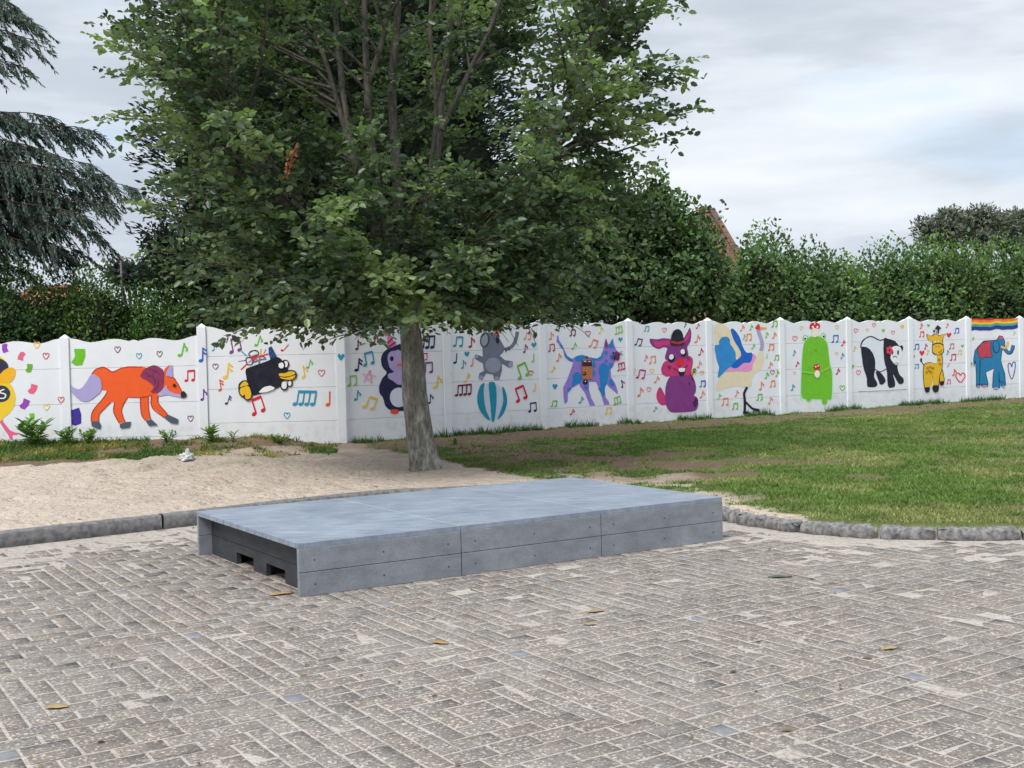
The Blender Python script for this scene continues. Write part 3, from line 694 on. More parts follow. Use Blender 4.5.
# rabbit
M_ = Mural(WR, 640, 325, 8.529); RB = (122, 52, 122); RP = (186, 54, 112)
M_.poly(RP, [(140, 600), (155, 545), (175, 530), (198, 570), (222, 620), (222, 678), (180, 682), (150, 650)])
M_.poly(RB, [(84, 118), (140, 122), (200, 112), (258, 120), (270, 150), (350, 140), (375, 110), (405, 60), (425, 22), (438, 70), (430, 140), (404, 190), (414, 255), (400, 300), (300, 330), (216, 290), (222, 240), (232, 200), (200, 190), (165, 205), (120, 190), (92, 160)])
M_.poly(RP, [(110, 130), (150, 142), (215, 132), (262, 138), (245, 170), (200, 172), (150, 190), (125, 170)]); M_.poly(RP, [(380, 120), (405, 80), (422, 48), (424, 90), (400, 130), (376, 150)])
M_.poly(RB, [(258, 440), (290, 405), (420, 405), (455, 450), (476, 510), (476, 570), (460, 600), (490, 620), (498, 670), (485, 715), (450, 738), (360, 744), (270, 742), (232, 705), (218, 640), (218, 540), (232, 480)])
M_.poly(RP, [(182, 370), (200, 325), (225, 305), (290, 320), (340, 282), (400, 290), (415, 262), (445, 280), (452, 320), (440, 380), (430, 420), (380, 430), (300, 434), (230, 438), (190, 415)])
M_.oval(K0, 272, 288, 27, 36, 20).oval(WH, 268, 272, 20, 23, 20).oval(K0, 372, 240, 26, 28).oval(WH, 364, 228, 19, 22)
M_.poly((206, 34, 44), [(305, 330), (325, 296), (360, 285), (374, 300), (362, 335), (335, 350)]); M_.line((90, 10, 30), 6, [(338, 348), (350, 368), (390, 360), (405, 340)]).line((90, 10, 30), 6, [(350, 368), (320, 385), (280, 365)])
M_.poly(K0, [(324, 385), (350, 368), (384, 372), (376, 425), (350, 434), (330, 415)]).poly(WH, [(330, 372), (352, 364), (384, 368), (380, 396), (345, 402), (330, 392)], False)
for p in ([(230, 350), (268, 352)], [(235, 368), (268, 352)], [(402, 285), (425, 270)], [(400, 300), (430, 292)], [(245, 385), (262, 360)]): M_.line((110, 20, 70), 5, p, False)
M_.poly((30, 32, 46), [(266, 165), (268, 95), (290, 48), (325, 36), (355, 55), (370, 100), (374, 160), (330, 172)]).poly((160, 48, 50), [(266, 152), (264, 135), (320, 146), (375, 130), (376, 148), (330, 166)], False)
for p in ([(465, 640), (488, 680)], [(455, 655), (478, 700)], [(470, 625), (492, 650)], [(440, 450), (460, 470)], [(418, 490), (430, 508)]): M_.line(K0, 8, p, False)
M_.poly((232, 100, 40), [(432, 415), (440, 395), (460, 410), (450, 428)]).oval((50, 100, 40), 466, 388, 16, 20).line((150, 200, 60), 6, [(458, 380), (478, 398)], False)
M_.done('painted_rabbit', PB['rabbit'], 'painted purple rabbit in a black hat')

# crane
M_ = Mural(WR, 710, 318, 7.686); BE = (212, 200, 172)
M_.poly(BE, [(36, 60), (90, 48), (130, 65), (165, 110), (200, 200), (240, 262), (222, 320), (60, 300), (40, 190)])
M_.poly(BE, [(52, 560), (58, 490), (100, 430), (140, 400), (300, 400), (325, 330), (360, 290), (385, 250), (410, 255), (412, 330), (395, 385), (350, 425), (325, 462), (312, 525), (250, 530), (200, 522), (110, 545)])
M_.line((158, 150, 186), 28, [(370, 88), (378, 120), (396, 170), (402, 215), (392, 252)])
M_.poly((206, 54, 70), [(348, 72), (372, 45), (384, 62), (380, 92), (352, 84)]).poly((222, 160, 60), [(382, 66), (436, 72), (438, 82), (388, 92)], False)
M_.poly((216, 140, 190), [(110, 412), (150, 378), (200, 385), (260, 345), (310, 335), (325, 275), (356, 300), (330, 350), (310, 408), (200, 408)])
M_.poly((44, 128, 192), [(70, 180), (90, 150), (130, 144), (152, 165), (156, 200), (185, 240), (205, 300), (200, 360), (150, 380), (110, 415), (62, 458), (70, 380), (55, 330), (44, 280), (36, 235), (42, 210), (70, 204)])
M_.poly((20, 92, 184), [(160, 95), (180, 84), (225, 140), (250, 215), (280, 265), (325, 270), (312, 340), (260, 345), (205, 385), (165, 370), (205, 325), (240, 290), (225, 235), (185, 170)])
M_.poly(BE, [(165, 205), (200, 220), (236, 262), (218, 310), (200, 318), (195, 262)])
M_.line((24, 26, 40), 18, [(285, 530), (262, 580), (268, 640), (268, 725)], False).line((24, 26, 40), 14, [(270, 640), (320, 690), (345, 708)], False).poly((24, 26, 40), [(255, 715), (290, 718), (298, 735), (256, 738)], False).poly((24, 26, 40), [(330, 690), (382, 700), (380, 722), (340, 718)], False)
M_.done('painted_bird', PB['crane'], 'painted long legged bird with blue and beige wings')

# frog
M_ = Mural(WR, 790, 318, 8.533); GF = (106, 178, 40)
M_.poly((176, 214, 190), [(88, 700), (92, 480), (104, 280), (125, 200), (105, 180), (115, 146), (150, 148), (190, 152), (262, 150), (270, 128), (300, 132), (308, 170), (326, 230), (345, 380), (366, 460), (366, 660), (352, 700), (322, 705), (316, 745), (270, 735), (262, 702), (188, 700), (178, 722), (140, 716), (130, 690)])
M_.oval(GF, 160, 695, 20, 20).oval(GF, 296, 712, 24, 28)
M_.poly(GF, [(98, 660), (98, 480), (112, 260), (135, 195), (175, 160), (245, 158), (290, 185), (320, 230), (340, 400), (358, 470), (356, 665), (330, 696), (220, 690), (130, 690)])
M_.oval(GF, 131, 173, 22, 26).oval((236, 238, 230), 131, 172, 16, 18).oval(K0, 130, 176, 9, 10).oval(GF, 284, 156, 22, 26).oval((236, 238, 230), 284, 156, 16, 18).oval(K0, 288, 158, 9, 10)
M_.poly((228, 210, 196), [(188, 158), (190, 88), (240, 88), (242, 150), (215, 164)], False).poly((196, 34, 48), [(168, 80), (178, 48), (212, 36), (246, 46), (258, 72), (240, 92), (212, 84), (180, 92)]).oval(WH, 196, 76, 9, 11).oval(WH, 234, 76, 9, 10).oval(WH, 212, 50, 6)
M_.line((128, 190, 60), 16, [(106, 462), (150, 465), (210, 472)]).line((128, 190, 60), 16, [(348, 418), (300, 440), (262, 462)])
M_.oval((232, 218, 204), 232, 478, 24, 32).poly((196, 34, 48), [(200, 425), (215, 395), (245, 395), (258, 425), (240, 442), (215, 440)]).oval(WH, 220, 415, 7).oval(WH, 240, 408, 6).line((60, 120, 30), 4, [(208, 270), (218, 276), (230, 270)])
M_.line((140, 196, 84), 4, [(157, 262), (157, 300)], False).line((140, 196, 84), 4, [(246, 262), (246, 300)], False).line((140, 196, 84), 4, [(163, 380), (163, 400)], False)
M_.done('painted_frog', PB['frog'], 'painted tall green frog holding a red mushroom')

# panda
M_ = Mural(WR, 850, 318, 9.6); PN = (28, 30, 44)
M_.poly((206, 212, 224), [(106, 280), (120, 230), (160, 190), (205, 180), (290, 215), (330, 205), (345, 300), (345, 490), (300, 510), (240, 500), (180, 400)])
M_.line(PN, 12, [(104, 290), (112, 240), (150, 195), (205, 178), (250, 198), (290, 214), (330, 205)]); M_.line(PN, 8, [(236, 490), (290, 515), (345, 490)])
M_.poly(PN, [(108, 285), (150, 278), (190, 300), (225, 350), (242, 420), (240, 500), (232, 560), (260, 620), (255, 655), (200, 665), (165, 650), (160, 570), (130, 480), (115, 380)])
M_.poly(PN, [(248, 515), (290, 520), (330, 570), (342, 605), (320, 635), (290, 636), (270, 590)])
M_.poly(PN, [(325, 205), (370, 200), (430, 222), (475, 268), (500, 262), (512, 290), (500, 320), (470, 420), (455, 462), (475, 540), (512, 580), (514, 615), (490, 635), (460, 620), (415, 540), (432, 620), (425, 662), (372, 664), (360, 600), (352, 500), (328, 400)])
M_.poly((214, 220, 230), [(400, 290), (430, 268), (475, 275), (496, 310), (495, 370), (470, 430), (440, 450), (412, 425), (388, 380), (400, 340)])
M_.oval((60, 64, 76), 462, 332, 9, 26).oval((60, 64, 76), 408, 330, 9, 22).line(PN, 7, [(410, 380), (432, 366), (455, 378)]).line(PN, 5, [(428, 440), (445, 430), (462, 438)])
for a in range(5): M_.oval((210, 60, 70), 380 + 20 * math.cos(a * 1.256), 310 + 26 * math.sin(a * 1.256), 14, 16)
M_.line((120, 124, 134), 5, [(80, 704), (200, 704), (400, 694), (540, 684)])
M_.done('painted_panda', PB['panda'], 'painted black and white panda with a red flower')

# giraffe
M_ = Mural(WR, 908, 318, 9.6); GI = (212, 170, 40); GB = (60, 44, 30)
def gi(p): M_.poly(GB, [( (x - cx) * 1.0 + cx + (6 if x > cx else -6), y + (5 if y > cy else -5)) for cx, cy in [np.mean(p, axis=0)] for x, y in p]); M_.poly(GI, p)
M_.line(GB, 9, [(150, 450), (132, 420), (124, 390)]).oval(K0, 126, 405, 10, 22)
gi([(300, 480), (325, 490), (345, 610), (312, 618)]); gi([(150, 500), (165, 445), (220, 430), (272, 440), (285, 360), (322, 355), (326, 470), (300, 560), (288, 655), (245, 655), (240, 545), (232, 620), (208, 668), (165, 672), (152, 580)])
gi([(185, 160), (230, 175), (262, 155), (300, 170), (358, 155), (330, 205), (338, 270), (338, 320), (300, 350), (260, 345), (236, 310), (238, 230), (200, 215)])
M_.line(K0, 10, [(235, 262), (262, 246), (310, 244), (338, 262)]).line(GB, 5, [(262, 268), (275, 276)], False).line(GB, 5, [(300, 268), (288, 276)], False).line(GB, 5, [(290, 328), (312, 325), (325, 305)]).oval(WH, 262, 228, 9, 7).oval(WH, 292, 222, 9, 7)
M_.line(GB, 6, [(278, 150), (270, 118)], False).poly(K0, [(258, 105), (286, 66), (320, 98), (300, 112), (296, 150), (286, 150), (284, 110)], False).oval(K0, 252, 125, 9, 14)
for x, y in ((190, 480), (215, 470), (240, 480), (205, 505), (180, 520), (300, 400), (310, 440), (225, 520)): M_.line((150, 96, 30), 5, [(x - 10, y), (x, y - 8), (x + 9, y + 3), (x, y + 10)], closed=True)
for p in ([(165, 668), (210, 665), (205, 708), (178, 714), (164, 695)], [(240, 650), (294, 650), (292, 700), (262, 712), (240, 690)], [(308, 614), (345, 604), (346, 636), (322, 648), (308, 635)]): M_.poly(K0, p)
M_.done('painted_giraffe', PB['giraffe'], 'painted yellow giraffe')

# blue elephant and rainbow
M_ = Mural(WR, 966, 315, 9.603); EB = (28, 116, 160); EO = (24, 36, 90)
body = [(88, 340), (120, 300), (170, 250), (240, 245), (295, 240), (320, 200), (350, 205), (372, 250), (375, 320), (345, 345), (335, 440), (350, 500), (372, 560), (380, 670), (365, 698), (335, 680), (320, 620), (326, 700), (290, 715), (255, 695), (262, 560), (272, 510), (190, 550), (212, 660), (208, 688), (150, 684), (135, 660), (132, 695), (100, 692), (98, 560), (92, 440), (76, 500), (74, 430)]
M_.poly(EB, body, False).line(EO, 7, body, False, closed=True)
M_.line(EO, 34, [(375, 330), (410, 365), (440, 345), (455, 290)]).line(EB, 22, [(372, 325), (410, 362), (438, 340), (453, 296)])
M_.poly((178, 60, 76), [(112, 325), (165, 262), (240, 254), (236, 330), (250, 400), (190, 402), (150, 420), (130, 400)]).line(EO, 5, [(112, 325), (165, 262), (240, 254), (236, 330), (250, 400), (190, 402), (150, 420), (130, 400)], closed=True)
M_.poly(EB, [(262, 262), (290, 245), (318, 275), (318, 330), (298, 362), (268, 340)]).line(EO, 6, [(262, 262), (290, 245), (318, 275), (318, 330), (298, 362), (268, 340)], closed=True)
M_.poly((190, 90, 80), [(312, 226), (325, 206), (350, 210), (352, 232)]).line((222, 168, 80), 20, [(335, 300), (370, 318), (400, 290), (403, 255)])
for p in ([(138, 430), (130, 640)], [(318, 545), (318, 640)], [(110, 662), (205, 665)], [(335, 640), (370, 650)]): M_.line(EO, 5, p, False)
M_.oval((176, 130, 150), 120, 688, 16, 9).oval((176, 130, 150), 180, 682, 24, 9).oval((150, 160, 190), 290, 704, 26, 10).oval((150, 160, 190), 362, 688, 14, 10)
M_.done('painted_elephant', PB['blue'], 'painted blue elephant with a red blanket')
M_.line((40, 70, 150), 9, [(440, 615), (415, 560), (404, 500), (412, 462), (430, 470), (440, 500), (448, 460), (468, 452), (474, 490), (462, 560)], closed=True)
M_.done('painted_heart', PB['blue'], 'tall narrow painted blue heart')
def wav(x): return -5 * math.sin((x - 50) / 32) - (x - 50) * .045 + 4 * math.sin(x / 17)
bands = [((186, 40, 40), 34, 62), ((222, 110, 44), 54, 82), ((232, 186, 60), 76, 96), ((110, 160, 60), 92, 108), ((60, 140, 170), 104, 122), ((28, 50, 120), 118, 152)]
for c_, y0, y1 in bands:
    xs = np.linspace(54, 498, 16)
    M_.poly(c_, [(x, max(y0 + wav(x) * .7, 38 - 3) if y0 == 34 else y0 + wav(x)) for x in xs] + [(x, y1 + wav(x)) for x in xs[::-1]], False)
M_.done('painted_rainbow', PB['blue'], 'painted rainbow stripe along the top of the panel')

# --- notes, hearts, confetti: (kind, x, y, height, colour, tilt) in photograph pixels
def glyph(mu, kind, h, c, rot=0):
    mu.new(); r = R_(rot)
    T_ = lambda P: [((x * math.cos(r) - y * math.sin(r)) * h, (x * math.sin(r) + y * math.cos(r)) * h) for x, y in P]
    w = .115 * h if h > 7 else .14 * h
    def head(x, y): 
        q = T_([(x, y)])[0]; mu.oval(c, q[0], q[1], .155 * h, .115 * h, rot - 20, 10)
    if kind in 'qpx':
        head(-.08, .38); mu.line(c, w * .8, T_([(.04, .38), (.05, -.5)]), False)
        if kind == 'q': mu.line(c, w, T_([(.05, -.48), (.12, -.28), (.30, -.18), (.28, .02)]))
        if kind == 'x': mu.line(c, w, T_([(.05, -.46), (.30, -.26)]), False); mu.line(c, w, T_([(.05, -.22), (.30, -.02)]), False)
    elif kind in '234':
        n = int(kind); sp_ = .56 if n == 2 else .36; x0 = -sp_ * (n - 1) / 2
        for i in range(n):
            head(x0 + i * sp_ - .08, .38 - .05 * i); mu.line(c, w * .8, T_([(x0 + i * sp_ + .04, .38 - .05 * i), (x0 + i * sp_ + .05, -.42 - .05 * i)]), False)
        mu.line(c, w * 1.35, T_([(x0 + .02, -.42), (x0 + .08 + sp_ * (n - 1), -.42 - .05 * (n - 1))]), False)
    elif kind in 'hH':
        P = [(0, .45), (-.3, .12), (-.42, -.15), (-.32, -.38), (-.12, -.38), (0, -.18), (.12, -.38), (.32, -.38), (.42, -.15), (.3, .12)]
        if kind == 'H': mu.poly(c, T_(P))
        else: mu.line(c, w * .85, T_(P), closed=True)
    elif kind == 's':
        P = [(.5 * math.sin(i * 4 * math.pi / 5), -.5 * math.cos(i * 4 * math.pi / 5)) for i in range(5)]
        mu.line(c, w * .8, T_(P), False, closed=True)
    elif kind == 'c': mu.poly(c, T_([(-.32, -.42), (.30, -.5), (.36, -.1), (.26, .42), (-.1, .5), (-.36, .36), (-.2, 0)]), False)
KN = {'q': 'music_note', 'p': 'music_note', 'x': 'music_note', '2': 'music_note', '3': 'music_note', '4': 'music_note', 'h': 'painted_heart', 'H': 'painted_heart', 's': 'painted_star', 'c': 'painted_confetti'}
Y2 = (222, 182, 60); LG = (128, 180, 60)
notes = {
 'chick': [('c', 5, 348, 9, (140, 64, 170), 170), ('c', 21.5, 356, 9, (214, 92, 122), 200), ('c', 29, 368, 9, (100, 160, 44), 10), ('c', 32.5, 389, 10.5, (214, 92, 122), 25), ('c', 24.5, 404, 11, (140, 64, 170), 30), ('c', 31.5, 417, 8, (110, 180, 40), 0), ('h', 36.8, 345, 7, Y2, 0), ('h', 46, 356, 7, RD, 0), ('h', 46.5, 407, 7.5, Y2, 0)],
 'fox': [('c', 78.5, 357, 18, GN, 8), ('c', 75.5, 417, 17, (60, 44, 140), -10), ('h', 117.5, 349.5, 7, (110, 54, 110), 0), ('h', 139, 356, 6.5, TL, 0), ('h', 159.5, 354, 6.5, (120, 60, 110), 0), ('q', 182, 350, 15, GN, 12), ('2', 190.5, 376, 12, RD, 0), ('h', 190.5, 418.5, 6.5, (120, 60, 110), 0)],
 'duck': [('q', 214, 347.5, 8, TL, 10), ('2', 235.5, 345.5, 15, PU, -12), ('h', 215.5, 366.5, 6.5, PU, 0), ('x', 227, 371, 17, Y2, 5), ('x', 220, 385.5, 12, (214, 84, 50), -10), ('x', 228, 400, 10, NV, 15), ('2', 258, 406, 17, RD, -18), ('4', 305.5, 399.5, 16, TL, 8), ('q', 303.5, 372, 13, Y2, -12), ('q', 309, 364, 10, GN, 12), ('h', 321.5, 373, 7.5, RD, 0), ('p', 329, 399, 15, (216, 76, 34), 0), ('h', 287, 415.5, 7, TL, 0), ('q', 258, 341, 12, GN, 15), ('p', 285, 348, 10, RD, 40)],
 'penguin': [('2', 369, 359, 14, TL, -12), ('q', 374.5, 340, 11, (150, 34, 50), 5), ('2', 353, 381, 11, LG, -4), ('s', 369, 377, 14, (226, 130, 170), 10), ('q', 357, 395.5, 11, TL, 5), ('2', 371, 403.5, 14, Y2, 20), ('x', 358, 365, 14, NV, 5), ('q', 357.5, 345, 11, (110, 40, 80), 0), ('3', 428.5, 343, 14, NV, 4), ('2', 424.5, 357, 8, RD, 5), ('2', 428.5, 368, 12, PU, 0), ('q', 437, 382, 14, Y2, 5), ('q', 430, 399, 10, NV, 0)],
 'elephant': [('2', 459, 342, 11, TL, 5), ('q', 471, 342.5, 11, (160, 34, 60), 0), ('H', 467, 354, 6, TL, 0), ('p', 456, 358.5, 11, NV, 3), ('q', 463, 364.5, 9, TL, 0), ('p', 472.5, 362.5, 9, SO, 5), ('x', 467, 378, 10, Y2, 10), ('4', 464, 391, 12, (110, 34, 70), 2), ('H', 449, 375.5, 6.5, TL, 0), ('q', 525, 348.5, 9, (110, 34, 80), 0), ('H', 534, 345, 6, TL, 0), ('p', 533.5, 358, 9, LG, 0), ('2', 523, 371, 15, GN, -20), ('h', 531, 373, 5.5, RD, 0), ('p', 535, 387.5, 9, Y2, 5), ('2', 521, 394, 15, (190, 30, 60), -20), ('2', 533, 407.5, 10, NV, -3), ('2', 528, 336.5, 8, SO, 10)],
 'cat': [('q', 551, 336, 8, SO, 0), ('2', 552, 348, 8, (176, 40, 60), -5), ('q', 574, 346, 8, GN, 15), ('2', 594, 344, 9, SO, 20), ('q', 558.5, 357.5, 9, SO, 5), ('q', 553, 369, 7, Y2, 10), ('H', 620.5, 339.5, 5, TL, 0), ('3', 621.5, 367, 8, (180, 30, 70), -8), ('q', 622, 384, 8, (90, 30, 60), -15), ('H', 555, 386.5, 6, TL, 0), ('2', 554.5, 404, 7, GN, 5), ('q', 581, 400, 8, TL, 10), ('q', 572, 412, 7, RD, 15), ('2', 609, 411, 8, Y2, 0), ('3', 617.5, 401, 8, GN, -12), ('q', 600.5, 330, 8, Y2, 5), ('3', 619, 330.5, 8, LG, -8), ('2', 573, 333, 7, (110, 30, 60), 0), ('h', 588, 333.5, 6, (180, 60, 80), 0)],
 'rabbit': [('2', 647, 329, 6, TL, 5), ('h', 664.5, 330, 5, (226, 110, 110), 0), ('2', 639, 342.5, 8, (100, 40, 90), 15), ('q', 645.5, 358, 7, SO, 5), ('2', 653, 360, 8, SO, -3), ('2', 641.5, 374.5, 10, (176, 34, 110), 10), ('h', 652, 371, 5, Y2, 0), ('h', 633.5, 371, 5.5, Y2, 0), ('q', 656.5, 379.5, 8, SO, 15), ('q', 640, 392, 10, SO, 5), ('h', 649, 389.5, 5, (220, 80, 100), 0), ('q', 655, 409, 6, TL, 15), ('q', 697.5, 326, 6, (200, 40, 60), 10), ('q', 697, 339, 9, SO, 10), ('q', 700.5, 352, 8, (180, 24, 50), 10), ('q', 699, 364.5, 7.5, SO, 10), ('h', 702, 373, 4.5, (226, 130, 120), 0), ('2', 703, 384, 7, BL, 0), ('q', 702, 394.5, 8, SO, 10), ('q', 685, 325, 5, (80, 40, 80), 0)],
 'crane': [('q', 742, 328, 7, SO, 10), ('q', 751, 327.5, 6, GN, 5), ('2', 749, 337.5, 7.5, SO, 0), ('q', 744, 337, 5.5, LG, 0), ('q', 753, 346.5, 6, GN, 10), ('2', 775, 324, 7, GN, 0), ('q', 766.5, 335, 6, GN, 0), ('q', 774, 335.5, 7, SO, 5), ('2', 771.5, 347.5, 7, SO, 0), ('p', 767, 356, 5, LG, 0), ('2', 777, 358, 6, GN, 5), ('q', 770, 365, 7, SO, 5), ('q', 766.5, 375.5, 7, GN, 5), ('h', 772.5, 372.5, 5, (176, 40, 90), 0), ('q', 777, 373.5, 7, GN, 5), ('q', 761, 386, 9, SO, 0), ('2', 773, 384, 7, SO, -5), ('2', 760, 397.5, 7, GN, 0), ('q', 770, 400.5, 8, SO, 5), ('q', 736.5, 393.5, 7, SO, 5), ('2', 725.5, 402, 8, SO, 0), ('2', 735.5, 406.5, 7, GN, 0), ('q', 719, 396.5, 6, LG, 0)],
 'frog': [('h', 795, 338.5, 5.5, (220, 80, 100), 0), ('q', 797, 364, 6, (200, 34, 80), 10), ('q', 794, 353, 6, TL, 0), ('q', 792.5, 387.5, 7, TL, 0), ('2', 835.5, 339, 8, BL, 0), ('q', 843, 343, 6.5, (200, 34, 80), 10), ('q', 842, 356, 6.5, TL, 5), ('q', 837.5, 371.5, 7, (190, 34, 80), 8), ('h', 842.5, 388, 6, GN, 0), ('h', 801.5, 328, 4, Y2, 0), ('h', 837, 327, 4, Y2, 0), ('h', 836.5, 353.5, 3.5, Y2, 0), ('h', 794.5, 373, 3.5, Y2, 0)],
 'panda': [('h', 856, 330.5, 4.5, (220, 60, 100), 10), ('h', 874, 325, 4, (220, 60, 100), 0), ('h', 867.5, 330, 3.5, Y2, 0), ('H', 902.5, 326.5, 4.5, Y2, 0), ('h', 893, 332.5, 4, (220, 60, 80), 0), ('q', 854.5, 348.5, 6, Y2, 0), ('H', 852.5, 366.5, 4.5, GN, 0), ('h', 858.5, 372.5, 5, (220, 80, 110), 0), ('H', 883.5, 330.5, 4, LG, 0)],
 'giraffe': [('q', 921, 326, 6, (220, 60, 80), 0), ('H', 928.5, 325.5, 3.5, GN, 0), ('q', 947, 325.5, 5, (210, 40, 80), 5), ('2', 957, 331, 6, BL, 0), ('H', 949, 335, 5.5, RD, 0), ('2', 922, 334.5, 6, (230, 60, 60), 0), ('2', 917, 347, 6, BL, 0), ('q', 925.5, 346.5, 6, (180, 40, 90), 0), ('H', 922, 353, 6, (210, 34, 60), 0), ('q', 927.5, 352, 6, Y2, 0), ('H', 913.5, 356.5, 3.5, GN, 0), ('2', 952, 346.5, 6, (190, 90, 100), 0), ('H', 962.5, 346, 3.5, GN, 0), ('q', 947.5, 352.5, 5, TL, 0), ('2', 960, 352.5, 5, Y2, 0), ('2', 953.5, 357.5, 7, (190, 60, 60), 0), ('p', 948.5, 365, 4.5, (200, 60, 60), 20), ('q', 954, 372.5, 7, (220, 40, 60), 0), ('h', 960.5, 377.5, 11, (220, 60, 70), 0), ('2', 949, 382, 5, (200, 20, 60), 0), ('2', 917, 366.5, 5, TL, 0)],
 'blue': [('q', 973, 338.5, 4, GN, 0), ('q', 971, 365, 5.5, GN, 0), ('q', 1014, 333.5, 4, LG, 0)],
}
for bn, L in notes.items():
    W_ = WL if bn in ('chick', 'fox', 'duck') else WR
    for (k, x, y, h, c_, rot) in L:
        mu = Mural(W_, x, y, 1.0, .004); glyph(mu, k, h * 1.0, c_, rot); mu.done(KN[k], PB[bn])
for (pn, k, x, y, h, c_) in (('post%g' % uL[3], 'x', 202, 355, 15, BL), ('post%g' % uL[3], 'q', 203, 395, 12, (100, 50, 150)), ('corner', 'H', 341, 357, 8, TL), ('post%g' % uL[2], 'h', 61, 400, 7, RD)):
    mu = Mural(WL, x, y, 1.0, .031); glyph(mu, k, h, c_, 0); mu.done(KN[k], PB[pn])
# ------------------------------------------------------------------ vegetation
def unit(a): return a / (np.linalg.norm(a, axis=-1, keepdims=True) + 1e-9)
def leaves(name, P, D, Nn, L, Wd, mat, colr, parent, fold=.18, hexa=True):
    """P base, D direction, Nn leaf normal; L, Wd arrays"""
    P = np.asarray(P); n = len(P); D = unit(D); S = unit(np.cross(D, Nn)); Nn = np.cross(S, D)
    L = np.broadcast_to(L, (n,))[:, None]; Wd = np.broadcast_to(Wd, (n,))[:, None]
    if hexa:
        droop = -Nn * L * .12
        V = np.stack([P, P + D * L * .3 + S * Wd * .45 + Nn * Wd * fold, P + D * L * .72 + S * Wd * .40 + Nn * Wd * fold + droop * .5, P + D * L + droop,
                      P + D * L * .72 - S * Wd * .40 + Nn * Wd * fold + droop * .5, P + D * L * .3 - S * Wd * .45 + Nn * Wd * fold], 1)
        b = np.arange(n)[:, None] * 6; F = np.concatenate([b + np.array([[0, 1, 2, 3]]), b + np.array([[0, 3, 4, 5]])]); k = 6
    else:
        V = np.stack([P, P + D * L * .45 + S * Wd * .5 + Nn * Wd * fold, P + D * L, P + D * L * .45 - S * Wd * .5 + Nn * Wd * fold], 1)
        b = np.arange(n)[:, None] * 4; F = b + np.array([[0, 1, 2, 3]]); k = 4
    return mesh_np(name, V.reshape(-1, 3), F, mat, parent, col=np.repeat(colr, k, 0))
def leafcol(n, base, dark, var=.18, warm=.06, r=RNG):
    t = r.random((n, 1)) ** 1.2
    c = np.array(dark)[None] * (1 - t) + np.array(base)[None] * t
    c = c * (1 + r.normal(0, var, (n, 1)))
    c = c * (1 + r.normal(0, 1, (n, 1)) * np.array([[warm, 0, -warm]]))
    return np.clip(c, .004, .6)
m_leaf = leaf_mat('broad_leaf', .28, .36, .5)
m_hleaf = leaf_mat('hedge_leaf', .22, .5, .3)
m_need = leaf_mat('needle_foliage', .10, .65, .2)
def bark_mat(name, c1, c2, c3):
    m, nt, b = new_mat(name); v = coords(nt)
    mp = node(nt, 'ShaderNodeMapping'); mp.inputs['Scale'].default_value = (1, 1, .35); nt.links.new(v, mp.inputs[0])
    n1 = noise(nt, 9, 8, .7, mp.outputs[0]); n2 = noise(nt, 38, 5, .7, mp.outputs[0])
    c = ramp(nt, n1, [(.3, c2), (.52, c1), (.72, c3)])
    c = mixc(nt, c, ramp(nt, n2, [(.35, (.55, .55, .52)), (.6, (1.1, 1.1, 1.1))]), 1.0, 'MULTIPLY')
    nt.links.new(c, b.inputs['Base Color']); b.inputs['Roughness'].default_value = .9; b.inputs['Specular IOR Level'].default_value = .15
    bump(nt, b, n2, .8, .015); return m
m_bark = bark_mat('hornbeam_bark', (.25, .245, .22), (.10, .098, .088), (.50, .49, .46))
m_bark2 = bark_mat('dark_bark', (.085, .07, .055), (.04, .034, .028), (.14, .12, .10))

# main tree ----------------------------------------------------------------------------
TY = 13.6
base = gnd(425, 468, .16); TX, TY = base[0], base[1]
def tp(x, y, dy=0.0): return at(x, y, TY + dy)
tree = empty('broadleaf_tree', (TX, TY, tz(TX, TY) - .02), 'leafy green tree with pale grey trunk standing in front of the painted penguin', 'tree')
# trunk with flare and slight irregularity
tpts = [tp(425, 478), tp(425, 468), tp(424, 460), tp(421, 440), tp(418, 415), tp(415, 390), tp(413.5, 360), tp(410, 330), tp(405, 300), tp(400, 265, .05)]
trad = [.225, .196, .178, .160, .150, .143, .133, .122, .118, .11]
cpt = catmull(tpts, 5); crd = np.interp(np.linspace(0, 1, len(cpt)), np.linspace(0, 1, len(trad)), trad)
n = 28; V, F = tube_np(cpt, crd, n); Vr = V.reshape(len(cpt), n, 3)
for k in range(len(cpt)):
    a = np.arange(n) * 2 * math.pi / n; fl = 1 + .05 * np.sin(3 * a + k * .12) + .035 * np.sin(7 * a + 1 - k * .2) + (.16 * math.exp(-k / 3.0)) * np.sin(5 * a + .6) + RNG.normal(0, .008, n)
    c_ = np.array(cpt[k]); Vr[k] = c_ + (Vr[k] - c_) * fl[:, None]
mesh_np('trunk', V, F, m_bark, tree, smooth=True)
